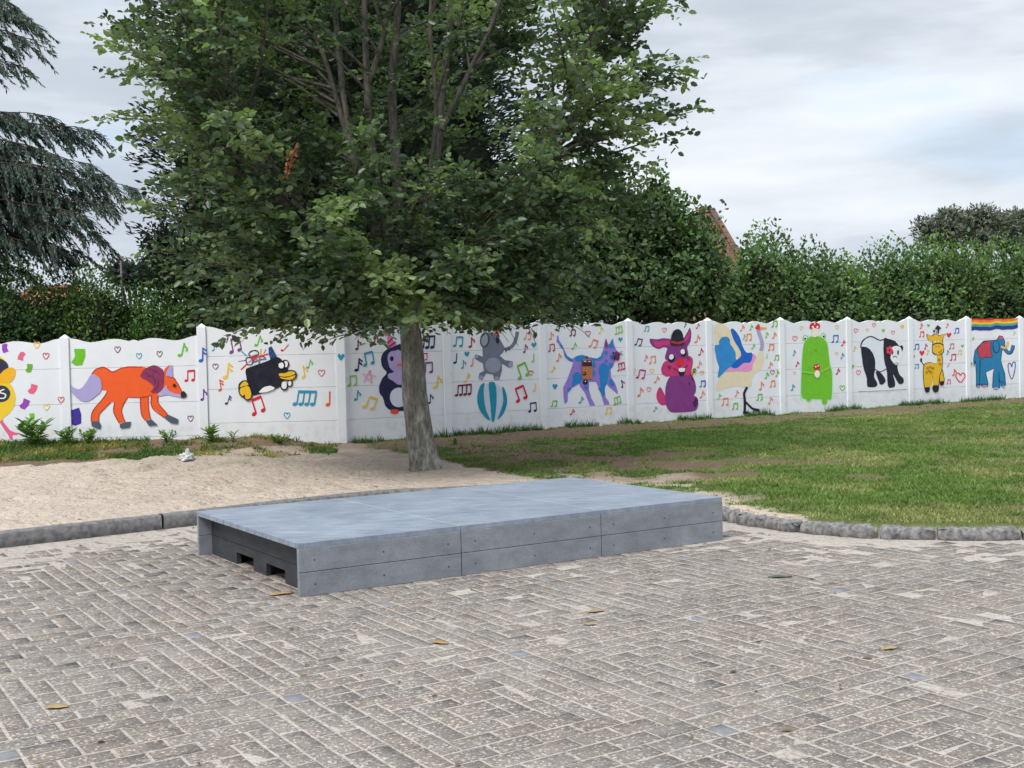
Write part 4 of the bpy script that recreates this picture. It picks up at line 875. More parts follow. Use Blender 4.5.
stems_px = [
 ([(402, 300, .05), (412, 260, .05), (432, 190, .1), (441, 100, .2), (452, 0, .3), (458, -130, .4), (455, -260, .4)], .085),
 ([(402, 300, .0), (392, 250, -.1), (372, 150, -.2), (366, 60, -.3), (362, -60, -.4), (350, -200, -.4)], .075),
 ([(402, 298, .0), (375, 230, .1), (348, 130, .2), (338, 40, .3), (325, -80, .4), (310, -220, .5)], .07),
 ([(401, 300, .05), (398, 200, .35), (392, 90, .5), (398, 0, .6), (400, -150, .7), (405, -330, .7)], .08),
 ([(404, 295, .05), (470, 240, 0), (530, 185, -.1), (562, 115, -.2), (585, 60, -.25), (608, 0, -.3), (618, -80, -.3)], .055),
 ([(400, 300, .0), (340, 245, -.2), (270, 175, -.4), (222, 70, -.5), (195, -30, -.6)], .055),
 ([(441, 130, .15), (470, 70, .3), (500, 0, .4), (520, -120, .5)], .04),
 ([(366, 90, -.25), (385, 30, -.5), (395, -50, -.6), (400, -140, -.7)], .035),
 ([(348, 140, .2), (325, 60, .1), (300, 0, 0), (280, -90, 0)], .035),
 ([(420, 240, .1), (436, 120, -.45), (430, 20, -.6), (440, -90, -.7)], .035)]
br = Tubes(); stems = []
for pts, r0 in stems_px:
    P = np.array(catmull([tp(x, y, d) for x, y, d in pts], 6)); k = len(P)
    br.add(P, np.linspace(r0, .012, k), 8); stems.append(P)
def Rz(z): return float(np.interp(z, [1.6, 2.0, 2.6, 3.3, 4.2, 5.2, 6.2, 7.5, 8.8, 9.8], [2.0, 2.35, 2.65, 2.9, 3.15, 3.35, 3.25, 2.5, 1.4, .3]))
AX = tp(405, 150)[0] - .1
LP, LD, LN, LS, LT = [], [], [], [], []
def spray(P, D, length, density=1.0, droop=.25, size=1.0):
    """a twig with alternate leaves lying roughly flat"""
    D = unit(D); side = unit(np.cross(D, [0, 0, 1.0])); k = max(3, int(length / .042 * density))
    up = np.cross(side, D)
    pts = []
    for i in range(k + 1):
        t = i / k; p = P + D * length * t + np.array([0, 0, -1]) * droop * length * t * t
        pts.append(p)
        if i == 0: continue
        s = 1 if i % 2 else -1
        d = unit(D * .75 + side * s * (.8 + .3 * random.random()) + RNG.normal(0, .4, 3) + np.array([0, 0, -.05]))
        nn = unit(up * .8 + RNG.normal(0, .62, 3))
        LP.append(p); LD.append(d); LN.append(nn); LS.append(size * (.55 + .75 * random.random())); LT.append(random.random())
    return pts
def limb(P0, P1, sag=.15, r0=.022, n=8, start=.25, tw=.085, tl=.5):
    P0 = np.array(P0); P1 = np.array(P1); L = np.linalg.norm(P1 - P0)
    mid = (P0 + P1) / 2 + np.array([0, 0, sag * L]) + RNG.normal(0, .04 * L, 3)
    ts = np.linspace(0, 1, n); C = (1 - ts)[:, None] ** 2 * P0 + 2 * ((1 - ts) * ts)[:, None] * mid + (ts ** 2)[:, None] * P1
    C += np.cumsum(RNG.normal(0, .012, C.shape), 0) * np.minimum(ts, 1)[:, None]
    br.add(C, np.linspace(r0, .004, n), 5)
    cnt = int(L * (1 - start) / tw)
    for i in range(cnt):
        t = start + (1 - start) * (i + random.random() * .6) / cnt
        f = t * (n - 1); j = min(int(f), n - 2); p = C[j] + (C[j + 1] - C[j]) * (f - j); d = unit(C[min(j + 1, n - 1)] - C[j])
        side = unit(np.cross(d, [0, 0, 1.0])); s = 1 if i % 2 else -1
        dd = d * (.55 + .5 * random.random()) + side * s * (.45 + .5 * random.random()) + np.array([0, 0, random.gauss(.12, .42)])
        ln = tl * (.45 + .75 * random.random()) * (1.15 - .55 * t)
        pts = spray(p, dd, ln)
        if ln > .28: br.add(np.array(pts)[::2] if len(pts) > 4 else pts, .0035, 3)
        if random.random() < .35: spray(np.array(pts[len(pts) // 2]), dd + side * -s * 1.2 + RNG.normal(0, .3, 3), ln * .6)
    spray(C[-1], C[-1] - C[-2], tl * .6)
allst = np.concatenate(stems)
for i in range(470):
    z1 = 1.9 + (8.9 - 1.9) * (random.random() ** 1.5)
    phi = i * 2.39996 + random.random() * .5
    rr_ = Rz(z1) * (.66 + .36 * random.random())
    if z1 < 2.6: rr_ = Rz(z1) * (.45 + .55 * random.random())
    P1 = np.array([AX + rr_ * math.cos(phi), TY + rr_ * .95 * math.sin(phi), z1 + random.gauss(0, .12)])
    # keep the see-through heart of the crown open towards the camera
    front = math.sin(phi) < -.2
    if front and z1 > 3.9 and abs(P1[0] - AX - .15) < .95 and random.random() < .75: continue
    pxx = 512 + FPX * P1[0] / P1[1]
    if z1 > 3.9 and 425 < pxx < 530 and random.random() < .55: continue
    zs = z1 - random.uniform(.25, 1.0) * (.35 + .28 * (z1 - 1.8)); zs = max(zs, 1.95 + random.random() * .25)
    cand = allst[np.argsort(np.abs(allst[:, 2] - zs))[:9]]
    dd = ((cand[:, 0] - P1[0]) ** 2 + (cand[:, 1] - P1[1]) ** 2); P0 = cand[np.argmin(dd)]
    if z1 < 2.5: P0 = np.array(cpt[-1]) + np.array([0, 0, random.uniform(-.35, .3)]) if random.random() < .6 else P0
    limb(P0, P1, sag=.10 if z1 > 3 else .06, r0=.009 + .004 * rr_, tl=.55)
# long sprays that stand clear of the crown in the photograph
for (x0, y0, x1, y1, d) in [(230, 80, 112, 40, -.5), (235, 50, 135, 15, -.5), (220, 90, 118, 72, -.45), (240, 40, 170, -20, -.5), (250, 130, 190, 95, -.4), (560, 120, 688, 78, -.1), (540, 170, 690, 112, -.1), (560, 180, 672, 130, 0), (590, 40, 655, 5, -.3), (585, 60, 640, 12, -.3), (580, 70, 606, -10, -.3), (520, 210, 640, 195, 0), (500, 230, 655, 225, .1),
                          (350, 250, 150, 215, -.3), (330, 280, 148, 250, -.3), (320, 300, 205, 318, -.9), (380, 300, 260, 322, -1.2), (400, 320, 330, 338, -1.4), (430, 300, 500, 325, -1.2), (430, 300, 560, 322, -.9), (360, 270, 175, 185, -.4), (350, 300, 225, 330, -.5), (400, 290, 372, 330, -1.6), (420, 290, 420, 325, -1.8), (430, 290, 470, 322, -1.6), (470, 290, 590, 310, -.4)]:
    limb(tp(x0, y0, d * .5), tp(x1, y1, d * 1.2), sag=.05, r0=.02, start=.15, tw=.06, tl=.36)
# inner sprays on the stems
for i in range(520):
    p = allst[random.randrange(len(allst))]
    if p[2] < 1.9: continue
    a = random.random() * 6.28; L_ = random.uniform(.3, .8)
    if p[2] > 3.7 and math.sin(a) < 0 and random.random() < .7: continue
    e = p + np.array([math.cos(a) * L_, math.sin(a) * L_, random.uniform(-.05, .3)])
    spray(p + (e - p) * .35, e - p, L_)
LP = np.array(LP); ok = LP[:, 2] > 1.56 + .13 * (LP[:, 0] > TX) + .14 * vnoise(LP[:, 0], LP[:, 1], .35, 6)
LP = LP[ok]; LD = np.array(LD)[ok]; LN = np.array(LN)[ok]; LS = np.array(LS)[ok]; LT = np.array(LT)[ok]
print('main leaves', len(LP))
clump = fbm(LP[:, 0] + LP[:, 2] * .7, LP[:, 1] + LP[:, 2] * .5, .55, 21, 3)
young = np.clip((clump - .53) * 6, 0, 1)[:, None] * .8 + (LT[:, None] > .93) * .6
young = np.clip(young, 0, 1)
lc = leafcol(len(LP), (.088, .138, .062), (.038, .066, .038), .24)
lc = lc * (1 - young) + np.array([[.20, .28, .10]]) * (.8 + .4 * RNG.random((len(LP), 1))) * young
br.build('branches', bark_mat('limb_bark', (.145, .135, .115), (.06, .058, .05), (.24, .23, .20)), tree)
leaves('crown', LP, LD, LN, .090 * LS, .058 * LS, m_leaf, lc, tree)
# dead brown spray hanging in the crown
LP, LD, LN, LS, LT = [], [], [], [], []
for q in range(3): spray(tp(300 - q * 1.5, 140 + q * 8, -2.7), tp(283, 166, -2.75) - tp(300, 140, -2.7), .22, 1.6, .1, .8)
n = len(LP); tag(leaves('dead_leaves', np.array(LP), np.array(LD), np.array(LN), .07, .035, m_leaf, leafcol(n, (.32, .10, .045), (.20, .06, .03), .1), tree), 'hanging spray of dry red-brown leaves')

# generic shrubs and hedge trees -----------------------------------------------------------
def blobs_foliage(lobes, dens, size, base, dark, r, outward=.5, up=.25, ls=1.6, shell=.5, rough=.28):
    """leaves spread through lobes (cx,cy,cz,rx,ry,rz); uneven outline through noise on the radius"""
    Ps, Ds, Ns = [], [], []
    for (cx, cy, cz, rx, ry, rz) in lobes:
        n = int(dens * 4 * math.pi * ((rx * ry) ** 1.6 / 3 + (rx * rz) ** 1.6 / 3 + (ry * rz) ** 1.6 / 3) ** (1 / 1.6))
        u = unit(r.normal(0, 1, (n, 3)))
        a = np.arctan2(u[:, 1], u[:, 0]) * 1.6; nz = fbm(a + cx * 3, u[:, 2] * 2 + cz * 2, .45, int(cx * 7) % 50, 4)
        rad = (1 - rough + 2 * rough * nz) * (1 - shell * r.random(n) ** 1.8)
        p = np.array([cx, cy, cz]) + u * np.array([rx, ry, rz]) * rad[:, None]
        Ps.append(p); Ds.append(u * outward + r.normal(0, .6, (n, 3)) + np.array([0, 0, up])); Ns.append(u + np.array([0, 0, .6]) + r.normal(0, .6, (n, 3)))
    P = np.concatenate(Ps); return P, np.concatenate(Ds), np.concatenate(Ns)
def core(lobes, k, parent, mat):  # solid dark mass added inside each crown so no sky shows through
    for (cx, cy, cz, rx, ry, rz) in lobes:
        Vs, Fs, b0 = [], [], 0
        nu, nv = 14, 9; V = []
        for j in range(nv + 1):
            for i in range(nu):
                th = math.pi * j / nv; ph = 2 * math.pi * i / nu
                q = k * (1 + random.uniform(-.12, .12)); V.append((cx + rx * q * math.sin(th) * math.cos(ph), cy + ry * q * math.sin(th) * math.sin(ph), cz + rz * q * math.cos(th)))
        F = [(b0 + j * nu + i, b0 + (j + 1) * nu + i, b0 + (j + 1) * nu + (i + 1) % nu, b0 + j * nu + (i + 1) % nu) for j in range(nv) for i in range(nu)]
        mesh_np('crown_filler', V, F, mat, parent)
m_core = simple('dark_crown_filler', (.028, .032, .020), (.012, .014, .010), 9, .95, .8, .05, .05)  # near-black colour puts the inner shade of the crowns into the filler
def shrub(name, label, cat, group, cxy, lobes, dens, size, base, dark, mat=None, shoots=0, trunkh=None, coreK=.62, up=.25, aspect=.6, hexa=False, tr=.07, seed=0, rough=.28, shootlen=.5):
    r = np.random.default_rng(100 + seed); z0 = tz(*cxy)
    root = empty(name, (cxy[0], cxy[1], z0 - .03), label, cat, group)
    P, D, Nn = blobs_foliage(lobes, dens, size, base, dark, r, up=up, rough=rough)
    if shoots:
        tops = []
        for _ in range(shoots):
            l = lobes[r.integers(len(lobes))]; a = r.random() * 6.28; q = math.sqrt(r.random()) * .8
            px_, py_ = l[0] + l[3] * q * math.cos(a), l[1] + l[4] * q * math.sin(a); pz = l[2] + l[5] * math.sqrt(max(0, 1 - q * q)) * .85
            L = shootlen * (.4 + r.random()); lean = r.normal(0, .16, 2); k = int(L / .045)
            for i in range(k):
                t = i / k; tops.append((px_ + lean[0] * L * t + r.normal(0, .02 + .05 * (1 - t)), py_ + lean[1] * L * t + r.normal(0, .02 + .05 * (1 - t)), pz + L * t))
        tops = np.array(tops); P = np.concatenate([P, tops]); k = len(tops)
        D = np.concatenate([D, r.normal(0, 1, (k, 3)) + [0, 0, .8]]); Nn = np.concatenate([Nn, r.normal(0, 1, (k, 3))])
    n = len(P); hz = (P[:, 2] - P[:, 2].min()) / (np.ptp(P[:, 2]) + 1e-6)
    c_ = leafcol(n, base, dark, .2, r=r); cl = fbm(P[:, 0] * 1.3 + P[:, 2], P[:, 1] + P[:, 2] * .8, .7, seed + 3, 3)[:, None]
    c_ *= np.clip(.15 + 1.75 * cl, .35, 1.7)
    s = size * (.65 + .7 * r.random(n))
    leaves('crown', P, D, Nn, s, s * aspect, mat or m_hleaf, c_, root, hexa=hexa)
    tb = Tubes(); zt = np.mean([l[2] for l in lobes])
    for l in lobes[:4]:
        q = np.array([cxy[0], cxy[1], z0 - .05]); e = np.array([l[0], l[1], l[2] + l[5] * .4]); m_ = (q + e) / 2 + np.array([(cxy[0] - l[0]) * .2, 0, 0])
        tb.add([q, m_, e], [tr, tr * .75, tr * .35], 7)
    tb.build('trunk', m_bark2, root)
    if coreK: core(lobes, coreK, root, m_core)
    return root

def px_lobe(x, y, Y, rx, rz, ry=None):        # centre seen at (x, y), radii in metres
    p = at(x, y, Y); return (p[0], p[1], p[2], rx, ry or rx, rz)

# left hedge beyond the wall
GH, GD_ = (.11, .19, .045), (.028, .055, .018)
gl = 'green shrubs behind the left part of the wall'
def hs(x, top, Y, rx, label, seed, base=GH, dark=GD_, size=.07, shoots=14, dens=430, group=gl, name='shrub', sl=.35, bottom=1.0, coreK=.62, rough=.28, mat=None, aspect=.55):
    T_ = at(x, top, Y); hz = (T_[2] - .2) / 2; lob = [(T_[0], Y, .2 + hz * bottom, rx, rx * .8, hz)]
    k = 3
    for i in range(k):
        a = seed * 1.3 + i * 2.1; f = .35 + .4 * ((seed * 7 + i * 3) % 5) / 5
        lob.append((T_[0] + rx * .5 * math.cos(a), Y + rx * .4 * math.sin(a), .2 + hz * (.7 + f), rx * .6, rx * .55, hz * .45))
    return shrub(name, label, 'shrub' if name == 'shrub' else 'tree', group, (T_[0], Y), lob, dens, size, base, dark, mat=mat, shoots=shoots, seed=seed, shootlen=sl, coreK=coreK, rough=rough, aspect=aspect)
hs(-60, 250, 21.3, 1.3, 'green shrub behind the wall beyond the left edge of the picture', 1)
hs(8, 262, 21.0, 1.05, 'green shrub behind the wall at the left edge, below the blue cedar', 2, base=(.05, .105, .03))
hs(60, 268, 21.6, .85, 'dark green shrub in front of the orange roof', 3, base=(.045, .09, .026), sl=.25)
hs(96, 262, 21.0, .55, 'narrow upright green shrub right of the orange roof', 4, shoots=5, sl=.5, rough=.35)
hs(130, 282, 21.3, .75, 'bright green rounded shrub beside the narrow upright one', 5, base=(.085, .16, .03))
hs(172, 283, 21.0, .85, 'green shrub behind the fox panel, left of the dark twiggy tree', 6, base=(.075, .145, .03))
hs(218, 290, 21.2, .8, 'dark green shrub behind the post between fox and black bird', 7, base=(.035, .07, .022))

# dark twiggy tree left of the big crown
r5 = [px_lobe(185, 275, 21.8, .8, .75), px_lobe(222, 240, 21.9, .8, .8), px_lobe(165, 242, 21.8, .42, .35), px_lobe(245, 290, 21.9, .9, .75), px_lobe(205, 210, 21.9, .4, .35)]
dt = shrub('small_tree', 'dark twiggy small-leaved tree beside the left edge of the big crown', 'tree', None, (at(210, 330, 21.9)[0], 21.9), r5, 260, .085, (.042, .070, .035), (.020, .036, .022), seed=21, coreK=.45, tr=.06, rough=.45)
tb = Tubes(); rt = at(195, 290, 21.8)
for (x, y) in ((150, 200), (165, 192), (178, 198), (140, 228), (196, 186), (205, 200), (158, 215)):
    e = at(x, y, 21.8); md = (rt + e) / 2 + RNG.normal(0, .06, 3); P = np.array(catmull([rt, md, e], 5)); tb.add(P, np.linspace(.022, .005, len(P)), 4)
    for q in range(5):
        p = P[random.randrange(3, len(P))]; tb.add([p, p + np.array([random.uniform(-.25, .25), 0, random.uniform(.05, .3)])], [.007, .003], 3)
tb.build('bare_twigs', m_bark2, dt)

# big dark conifer behind
cn = empty('conifer', tuple(at(352, 330, 24.0)[:2]) + (.2,), 'tall dark conifer rising behind the leafy tree and the wall', 'tree')
r = np.random.default_rng(77); cx0 = at(352, 330, 24.0)[0]
def CRz(z): return np.interp(z, [.5, 1.5, 3, 4.6, 6, 8, 10, 13, 14.5], [2.6, 3.6, 3.75, 3.75, 3.7, 3.3, 2.4, .9, .1])
tb = Tubes(); tb.add([(cx0, 24, .1), (cx0 + .1, 24, 5), (cx0, 24, 13.5)], [.28, .2, .04], 9)
P, D, Nn = [], [], []
for i in range(620):
    z = .9 + 13.2 * (i / 620) ** 1.0; a = i * 2.39996; R0 = float(CRz(z)) * (.78 + .34 * r.random())
    tip = np.array([cx0 + R0 * math.cos(a), 24 + R0 * .85 * math.sin(a), z + R0 * .16]); q = np.array([cx0, 24, z - R0 * .10])
    mid = (tip + q) / 2 + np.array([0, 0, -.08 * R0]); ts = np.linspace(0, 1, 8)[:, None]; C = (1 - ts) ** 2 * q + 2 * ts * (1 - ts) * mid + ts ** 2 * tip
    tb.add(C, np.linspace(.03, .006, 8), 4)
    m_ = 270 if z < 7.5 else 60; t = .30 + .72 * r.random(m_) ** .8
    base_ = np.stack([np.interp(t, ts[:, 0], C[:, k]) for k in range(3)], 1); spread_ = (.10 + .34 * (1.1 - t))[:, None]
    off = r.normal(0, 1, (m_, 3)) * spread_ * np.array([1, 1, .55]); P.append(base_ + off)
    D.append(unit(tip - q)[None] * 1.1 + off * 1.2 + r.normal(0, .35, (m_, 3)) + [0, 0, .1]); Nn.append(r.normal(0, 1, (m_, 3)) + [0, 0, .8])
P, D, Nn = map(np.concatenate, (P, D, Nn)); n = len(P)
tb.build('trunk', m_bark2, cn); s = .15 * (.6 + .7 * r.random(n))
leaves('crown', P, D, Nn, s, s * .34, m_need, leafcol(n, (.024, .045, .028), (.010, .020, .015), .2, r=r), cn, hexa=False)
core([(cx0, 24, z, float(CRz(z)) * .84, float(CRz(z)) * .6, 1.3) for z in (2.2, 3.6, 5, 6.5, 8, 9.5, 11)], 1, cn, m_core)

# second leafy mass right of the main crown
r6 = [px_lobe(600, 245, 23.2, 1.25, 1.1), px_lobe(655, 235, 23.4, .95, .85), px_lobe(690, 262, 23.2, .75, .9), px_lobe(560, 275, 23.0, 1.2, 1.1), px_lobe(640, 290, 23.0, 1.3, .8), px_lobe(700, 295, 23.1, .6, .5), px_lobe(520, 250, 23.3, 1.2, 1.3), px_lobe(590, 205, 23.4, .8, .7), px_lobe(655, 205, 23.5, .45, .5)]
shrub('dense_tree', 'dense mid green leafy tree behind the wall between cat and long legged bird panels', 'tree', None, (at(620, 330, 23.2)[0], 23.3), r6, 300, .10, (.105, .175, .058), (.030, .060, .024), seed=31, shoots=46, shootlen=.5, rough=.42, coreK=.6, aspect=.65, hexa=True)
r7 = [px_lobe(470, 290, 22.6, 1.1, 1.0), px_lobe(400, 300, 22.4, 1.2, .9), px_lobe(330, 300, 22.4, 1.2, .9), px_lobe(270, 305, 22.3, 1.0, .9)]
shrub('shrub', 'dark shrub in deep shade behind the black bird and penguin panels', 'shrub', None, (at(370, 330, 22.4)[0], 22.5), r7, 230, .09, (.030, .055, .022), (.014, .028, .014), seed=33, shoots=0, coreK=.7)

# right hedge trees in a row behind the wall
gr_ = 'trimmed-back young trees in the row behind the right part of the wall'
HB, HD = (.135, .215, .075), (.045, .085, .034)
def behind(x, k=1.7):                         # depth of the strip behind the wall at column x
    rr2 = ray(x, 340); t = ((WR.P - WR.n * k - CP) @ WR.n) / (rr2 @ WR.n); return float((CP + rr2 * t)[1])
row = [(752, 262, .75, 'small green tree close right of the red tiled roof'), (766, 228, .8, 'green tree with the tallest feathery tip, second right of the red tiled roof'), (808, 248, .8, 'young green tree left of the dip in the row, behind the frog panel'), (836, 254, .75, 'sparse young green tree with bare upright shoots beside the dip in the row'),
       (862, 284, .7, 'lowest young tree, in the dip of the row behind the panda panel'), (893, 240, .95, 'rounded green tree just right of the dip in the row'), (932, 239, 1.0, 'broad green tree behind the giraffe panel'), (972, 240, 1.0, 'broad green tree below the distant pines behind the rainbow stripe'), (1012, 238, 1.1, 'green tree of the row cut by the right edge'), (1058, 236, 1.2, 'green tree of the row just past the right edge')]
for k, (x, y, rx, lb) in enumerate(row):
    hs(x, y, behind(x), rx * 1.12, lb, 41 + k, base=HB if k % 3 else (.165, .255, .07), dark=HD, size=.095, shoots=20, dens=300, group=gr_, name='hedge_tree', sl=.55 if k < 5 else .4, aspect=.62)

# distant pines
def pine(x, y, Y, rx, lb, seed):
    lob = []; rr3 = np.random.default_rng(seed)
    for i in range(11): 
        a = rr3.random() * 6.28; q = math.sqrt(rr3.random()); lob.append(px_lobe(x + rx * 17 * q * math.cos(a), y + 2 + 15 * math.sin(a) * q, Y + rr3.uniform(-1, 1), rx * rr3.uniform(.2, .42), .35 + .35 * rr3.random()))
    shrub('pine_tree', lb, 'tree', 'distant pines above the row of young trees', (at(x, 330, Y)[0], Y), lob, 110, .22, (.15, .17, .125), (.065, .08, .06), seed=seed, coreK=.5, mat=m_need, aspect=.35, tr=.2, rough=.45)
pine(962, 228, 58, 2.2, 'distant dark pine with a separate flat crown, left one', 61); pine(1002, 228, 60, 2.6, 'distant dark pine with a flat crown, right of the other', 62); pine(1040, 232, 60, 2.6, 'distant dark pine past the right edge', 63)
# far clump at the left gap
r8 = [px_lobe(118 + i * 9, 272 + (i % 3) * 3, 80, 1.0, .8) for i in range(6)]
shrub('distant_tree', 'small far-off tree clump showing in the gap above the left shrubs', 'tree', None, (at(135, 330, 80)[0], 80), r8, 20, .4, (.062, .085, .070), (.040, .055, .050), seed=66, coreK=.6, tr=.2)
mb = MB(); p = at(123, 330, 70); mb.tube([(p[0], 70, 0), (p[0], 70, at(123, 256, 70)[2])], [.07, .05], 6); q = at(123, 259, 70)
mb.box((q[0] - .45, 69.96, q[2]), (.9, 0, 0), (0, .08, 0), (0, 0, .08)); m_pole = simple('weathered_pole', (.22, .2, .19), bmp=0)
tag(mb.build('utility_pole', m_pole, loc=(p[0], 70, 0)), 'thin far-off utility pole with a cross-arm above the left shrubs', 'pole')

# blue cedar at the left edge
cd = empty('blue_cedar', (at(-150, 330, 21.5)[0], 21.5, .2), 'blue-grey cedar with long drooping branches at the left edge', 'tree')
r = np.random.default_rng(5); tb = Tubes(); x0 = at(-150, 330, 21.5)[0]
tb.add([(x0, 21.5, .1), (x0 + .1, 21.5, 5), (x0, 21.5, 11)], [.35, .25, .05], 9)
P, D, Nn = [], [], []
def cbranch(A, B, arch, dens=1.0, hang=.45):
    A = np.array(A); B = np.array(B); ts = np.linspace(0, 1, 12)[:, None]; mid = (A + B) / 2 + np.array([0, 0, arch]); C = (1 - ts) ** 2 * A + 2 * ts * (1 - ts) * mid + ts ** 2 * B
    C = C + np.cumsum(r.normal(0, .035, C.shape), 0); tb.add(C, np.linspace(.032, .005, 12), 5); L = np.linalg.norm(B - A)
    for i in range(int(L * 17 * dens)):
        t = .12 + .88 * r.random(); p = np.array([np.interp(t, ts[:, 0], C[:, k]) for k in range(3)]); d = unit(B - A)
        side = np.array([-d[1], d[0], 0]) * (1 if r.random() < .5 else -1); ln = (.18 + .45 * r.random() ** 1.5) * (1.2 - .4 * t)
        e = p + side * ln * .8 + d * ln * .75 + np.array([0, 0, -hang * ln * (.3 + r.random())])
        k = int(ln / .010); tt = r.random(k)[:, None] ** .8; q = p + (e - p) * tt + np.array([0, 0, -1.0]) * (tt ** 2) * ln * .3
        P.append(q); D.append(unit(e - p)[None] * .9 + r.normal(0, .35, (k, 3)) + [0, 0, -.45]); Nn.append(r.normal(0, 1, (k, 3)))
        tb.add([p, (p + e) / 2 + [0, 0, .02], e + [0, 0, -.3 * ln]], [.008, .005, .003], 3)
for (ax, ay, bx_, by_, Y, ar, hg) in [(-150, -30, 40, 10, 21.2, .35, .5), (-150, 0, 30, 24, 21.6, .3, .5), (-150, 20, 44, 44, 21.0, .35, .5), (-150, 40, 26, 66, 21.3, .3, .5), (-150, -60, 24, -5, 21.5, .3, .5),
        (-150, 120, 96, 132, 21.3, .15, .5), (-150, 100, 62, 122, 21.7, .2, .5), (-150, 130, 80, 150, 20.9, .2, .6), (-150, 150, 127, 178, 21.0, .35, .55), (-150, 150, 108, 184, 21.5, .3, .6), (-150, 165, 92, 196, 21.2, .3, .7), (-150, 180, 104, 206, 21.0, .35, .7),
        (-150, 200, 84, 222, 20.8, .35, .7), (-150, 200, 60, 212, 21.5, .3, .7), (-150, 215, 92, 240, 21.3, .3, .7), (-150, 225, 62, 246, 20.9, .3, .7), (-150, 190, 40, 200, 21.6, .3, .7), (-150, 235, 40, 255, 21.4, .3, .7), (-150, 160, 30, 168, 20.9, .2, .7), (-150, 140, 20, 142, 21.5, .2, .7), (-150, 245, 70, 262, 21.8, .3, .7)]:
    for rep in range(2): cbranch(at(ax, ay + rep * 10, 21.5), at(bx_ - rep * 26, by_ + rep * 5, Y + rep * .6), ar, 1.35, hg)
for i in range(46):
    z = 1 + 9.5 * r.random(); a = r.random() * 6.28; R0 = (2.6 - z * .15) * (.6 + .4 * r.random())
    cbranch((x0, 21.5, z), (x0 + R0 * math.cos(a), 21.5 + R0 * math.sin(a), z - .1), .25, .8, .6)
P, D, Nn = map(np.concatenate, (P, D, Nn)); n = len(P); print('cedar', n, 'conifer ok')
tb.build('trunk', m_bark2, cd); s = .10 * (.6 + .7 * r.random(n))
leaves('crown', P, D, Nn, s, s * .22, m_need, leafcol(n, (.115, .165, .135), (.045, .072, .056), .2, r=r), cd, hexa=False)

# ------------------------------------------------------------------ grass, weeds, plants
def blades(name, x, y, h, wdt, per, cols, lean=.5, mat=None, r=RNG):
    n = len(x); z = terrain_z(x, y); x = np.repeat(x, per) + r.normal(0, .012, n * per); y = np.repeat(y, per) + r.normal(0, .012, n * per); z = np.repeat(z, per) - .004
    hh = np.repeat(h, per) * (.6 + .8 * r.random(n * per)); a = r.random(n * per) * 6.283; l = lean * hh * (.3 + r.random(n * per))
    D = np.stack([np.cos(a) * l, np.sin(a) * l, hh], 1); base_ = np.stack([x, y, z], 1); a2 = r.random(n * per) * 6.283
    wdt = np.repeat(np.broadcast_to(wdt, (n,)), per)[:, None]
    S = np.stack([np.cos(a2), np.sin(a2), 0 * a2], 1) * wdt * (.7 + .6 * r.random(n * per))[:, None]
    V = np.stack([base_ - S, base_ + S, base_ + D * .55 + S * .7 + [0, 0, .0], base_ + D * [1.25, 1.25, 1.0]], 1)
    # quad: two base verts, one shoulder, one tip
    V[:, 2] = base_ + D; V[:, 3] = base_ + D * .55 - S * .8
    F = np.arange(n * per)[:, None] * 4 + np.array([[0, 1, 2, 3]])
    c_ = np.repeat(np.repeat(cols, per, 0) * (1 + r.normal(0, .18, (n * per, 1))), 4, 0)
    return mesh_np(name, V.reshape(-1, 3), F, mat, col=np.clip(c_, .005, 1))
m_grass = leaf_mat('grass_blade', .25, .6, .2)
NG = 150000
# denser near the camera: sample depth by 1/y so the blades spread evenly over the picture
gyv = 9.0 * (32 / 9.0) ** RNG.random(NG); gxv = RNG.uniform(-.28, .50, NG) * gyv
k = lawn_mask(gxv, gyv) > RNG.random(NG); k &= sdist(gxv, gyv, KERB) > .10
dwl_ = (gxv - CX) * nW[0] + (gyv - CYY) * nW[1]; k &= (dwl_ > .02) & ~((gyv > 17.95) & (gxv < CX + .1))
gxv, gyv = gxv[k], gyv[k]; n = len(gxv)
t = fbm(gxv, gyv, 1.1, 101, 4)[:, None]; dry = np.clip((fbm(gxv, gyv, .8, 107, 4)[:, None] - .50) * 5, 0, 1) * .6
t2 = fbm(gxv, gyv * 1.4, .22, 111, 3)[:, None]; gc = np.array([[.115, .182, .045]]) * (.25 + .6 * t + .9 * t2); gc = gc * (1 - dry) + np.array([[.36, .33, .15]]) * dry
o = blades('lawn_grass', gxv, gyv, .014 + .024 * fbm(gxv, gyv, .3, 113, 2) + .01 * (RNG.random(n) > .93), .0042 * (1 + gyv / 22), 3, gc, .9, m_grass); tag(o, 'short patchy green grass of the lawn, worn thin beside the platform', 'grass', kind='stuff')
print('grass', n)
# tufts along the foot of the wall
us = RNG.uniform(.1, 20, 2600); us = us[vnoise(us, us * 0, .5, 8) > .42]; n = len(us)
q = WR.P[None, :2] + us[:, None] * WR.d[None, :2] + WR.n[None, :2] * RNG.uniform(.0, .16, n)[:, None]
o = blades('wall_grass', q[:, 0], q[:, 1], .05 + .09 * RNG.random(n) ** 2, .006, 4, np.tile([[.055, .11, .028]], (n, 1)), .6, m_grass); tag(o, 'ragged grass tufts along the foot of the long wall', 'grass', kind='stuff')
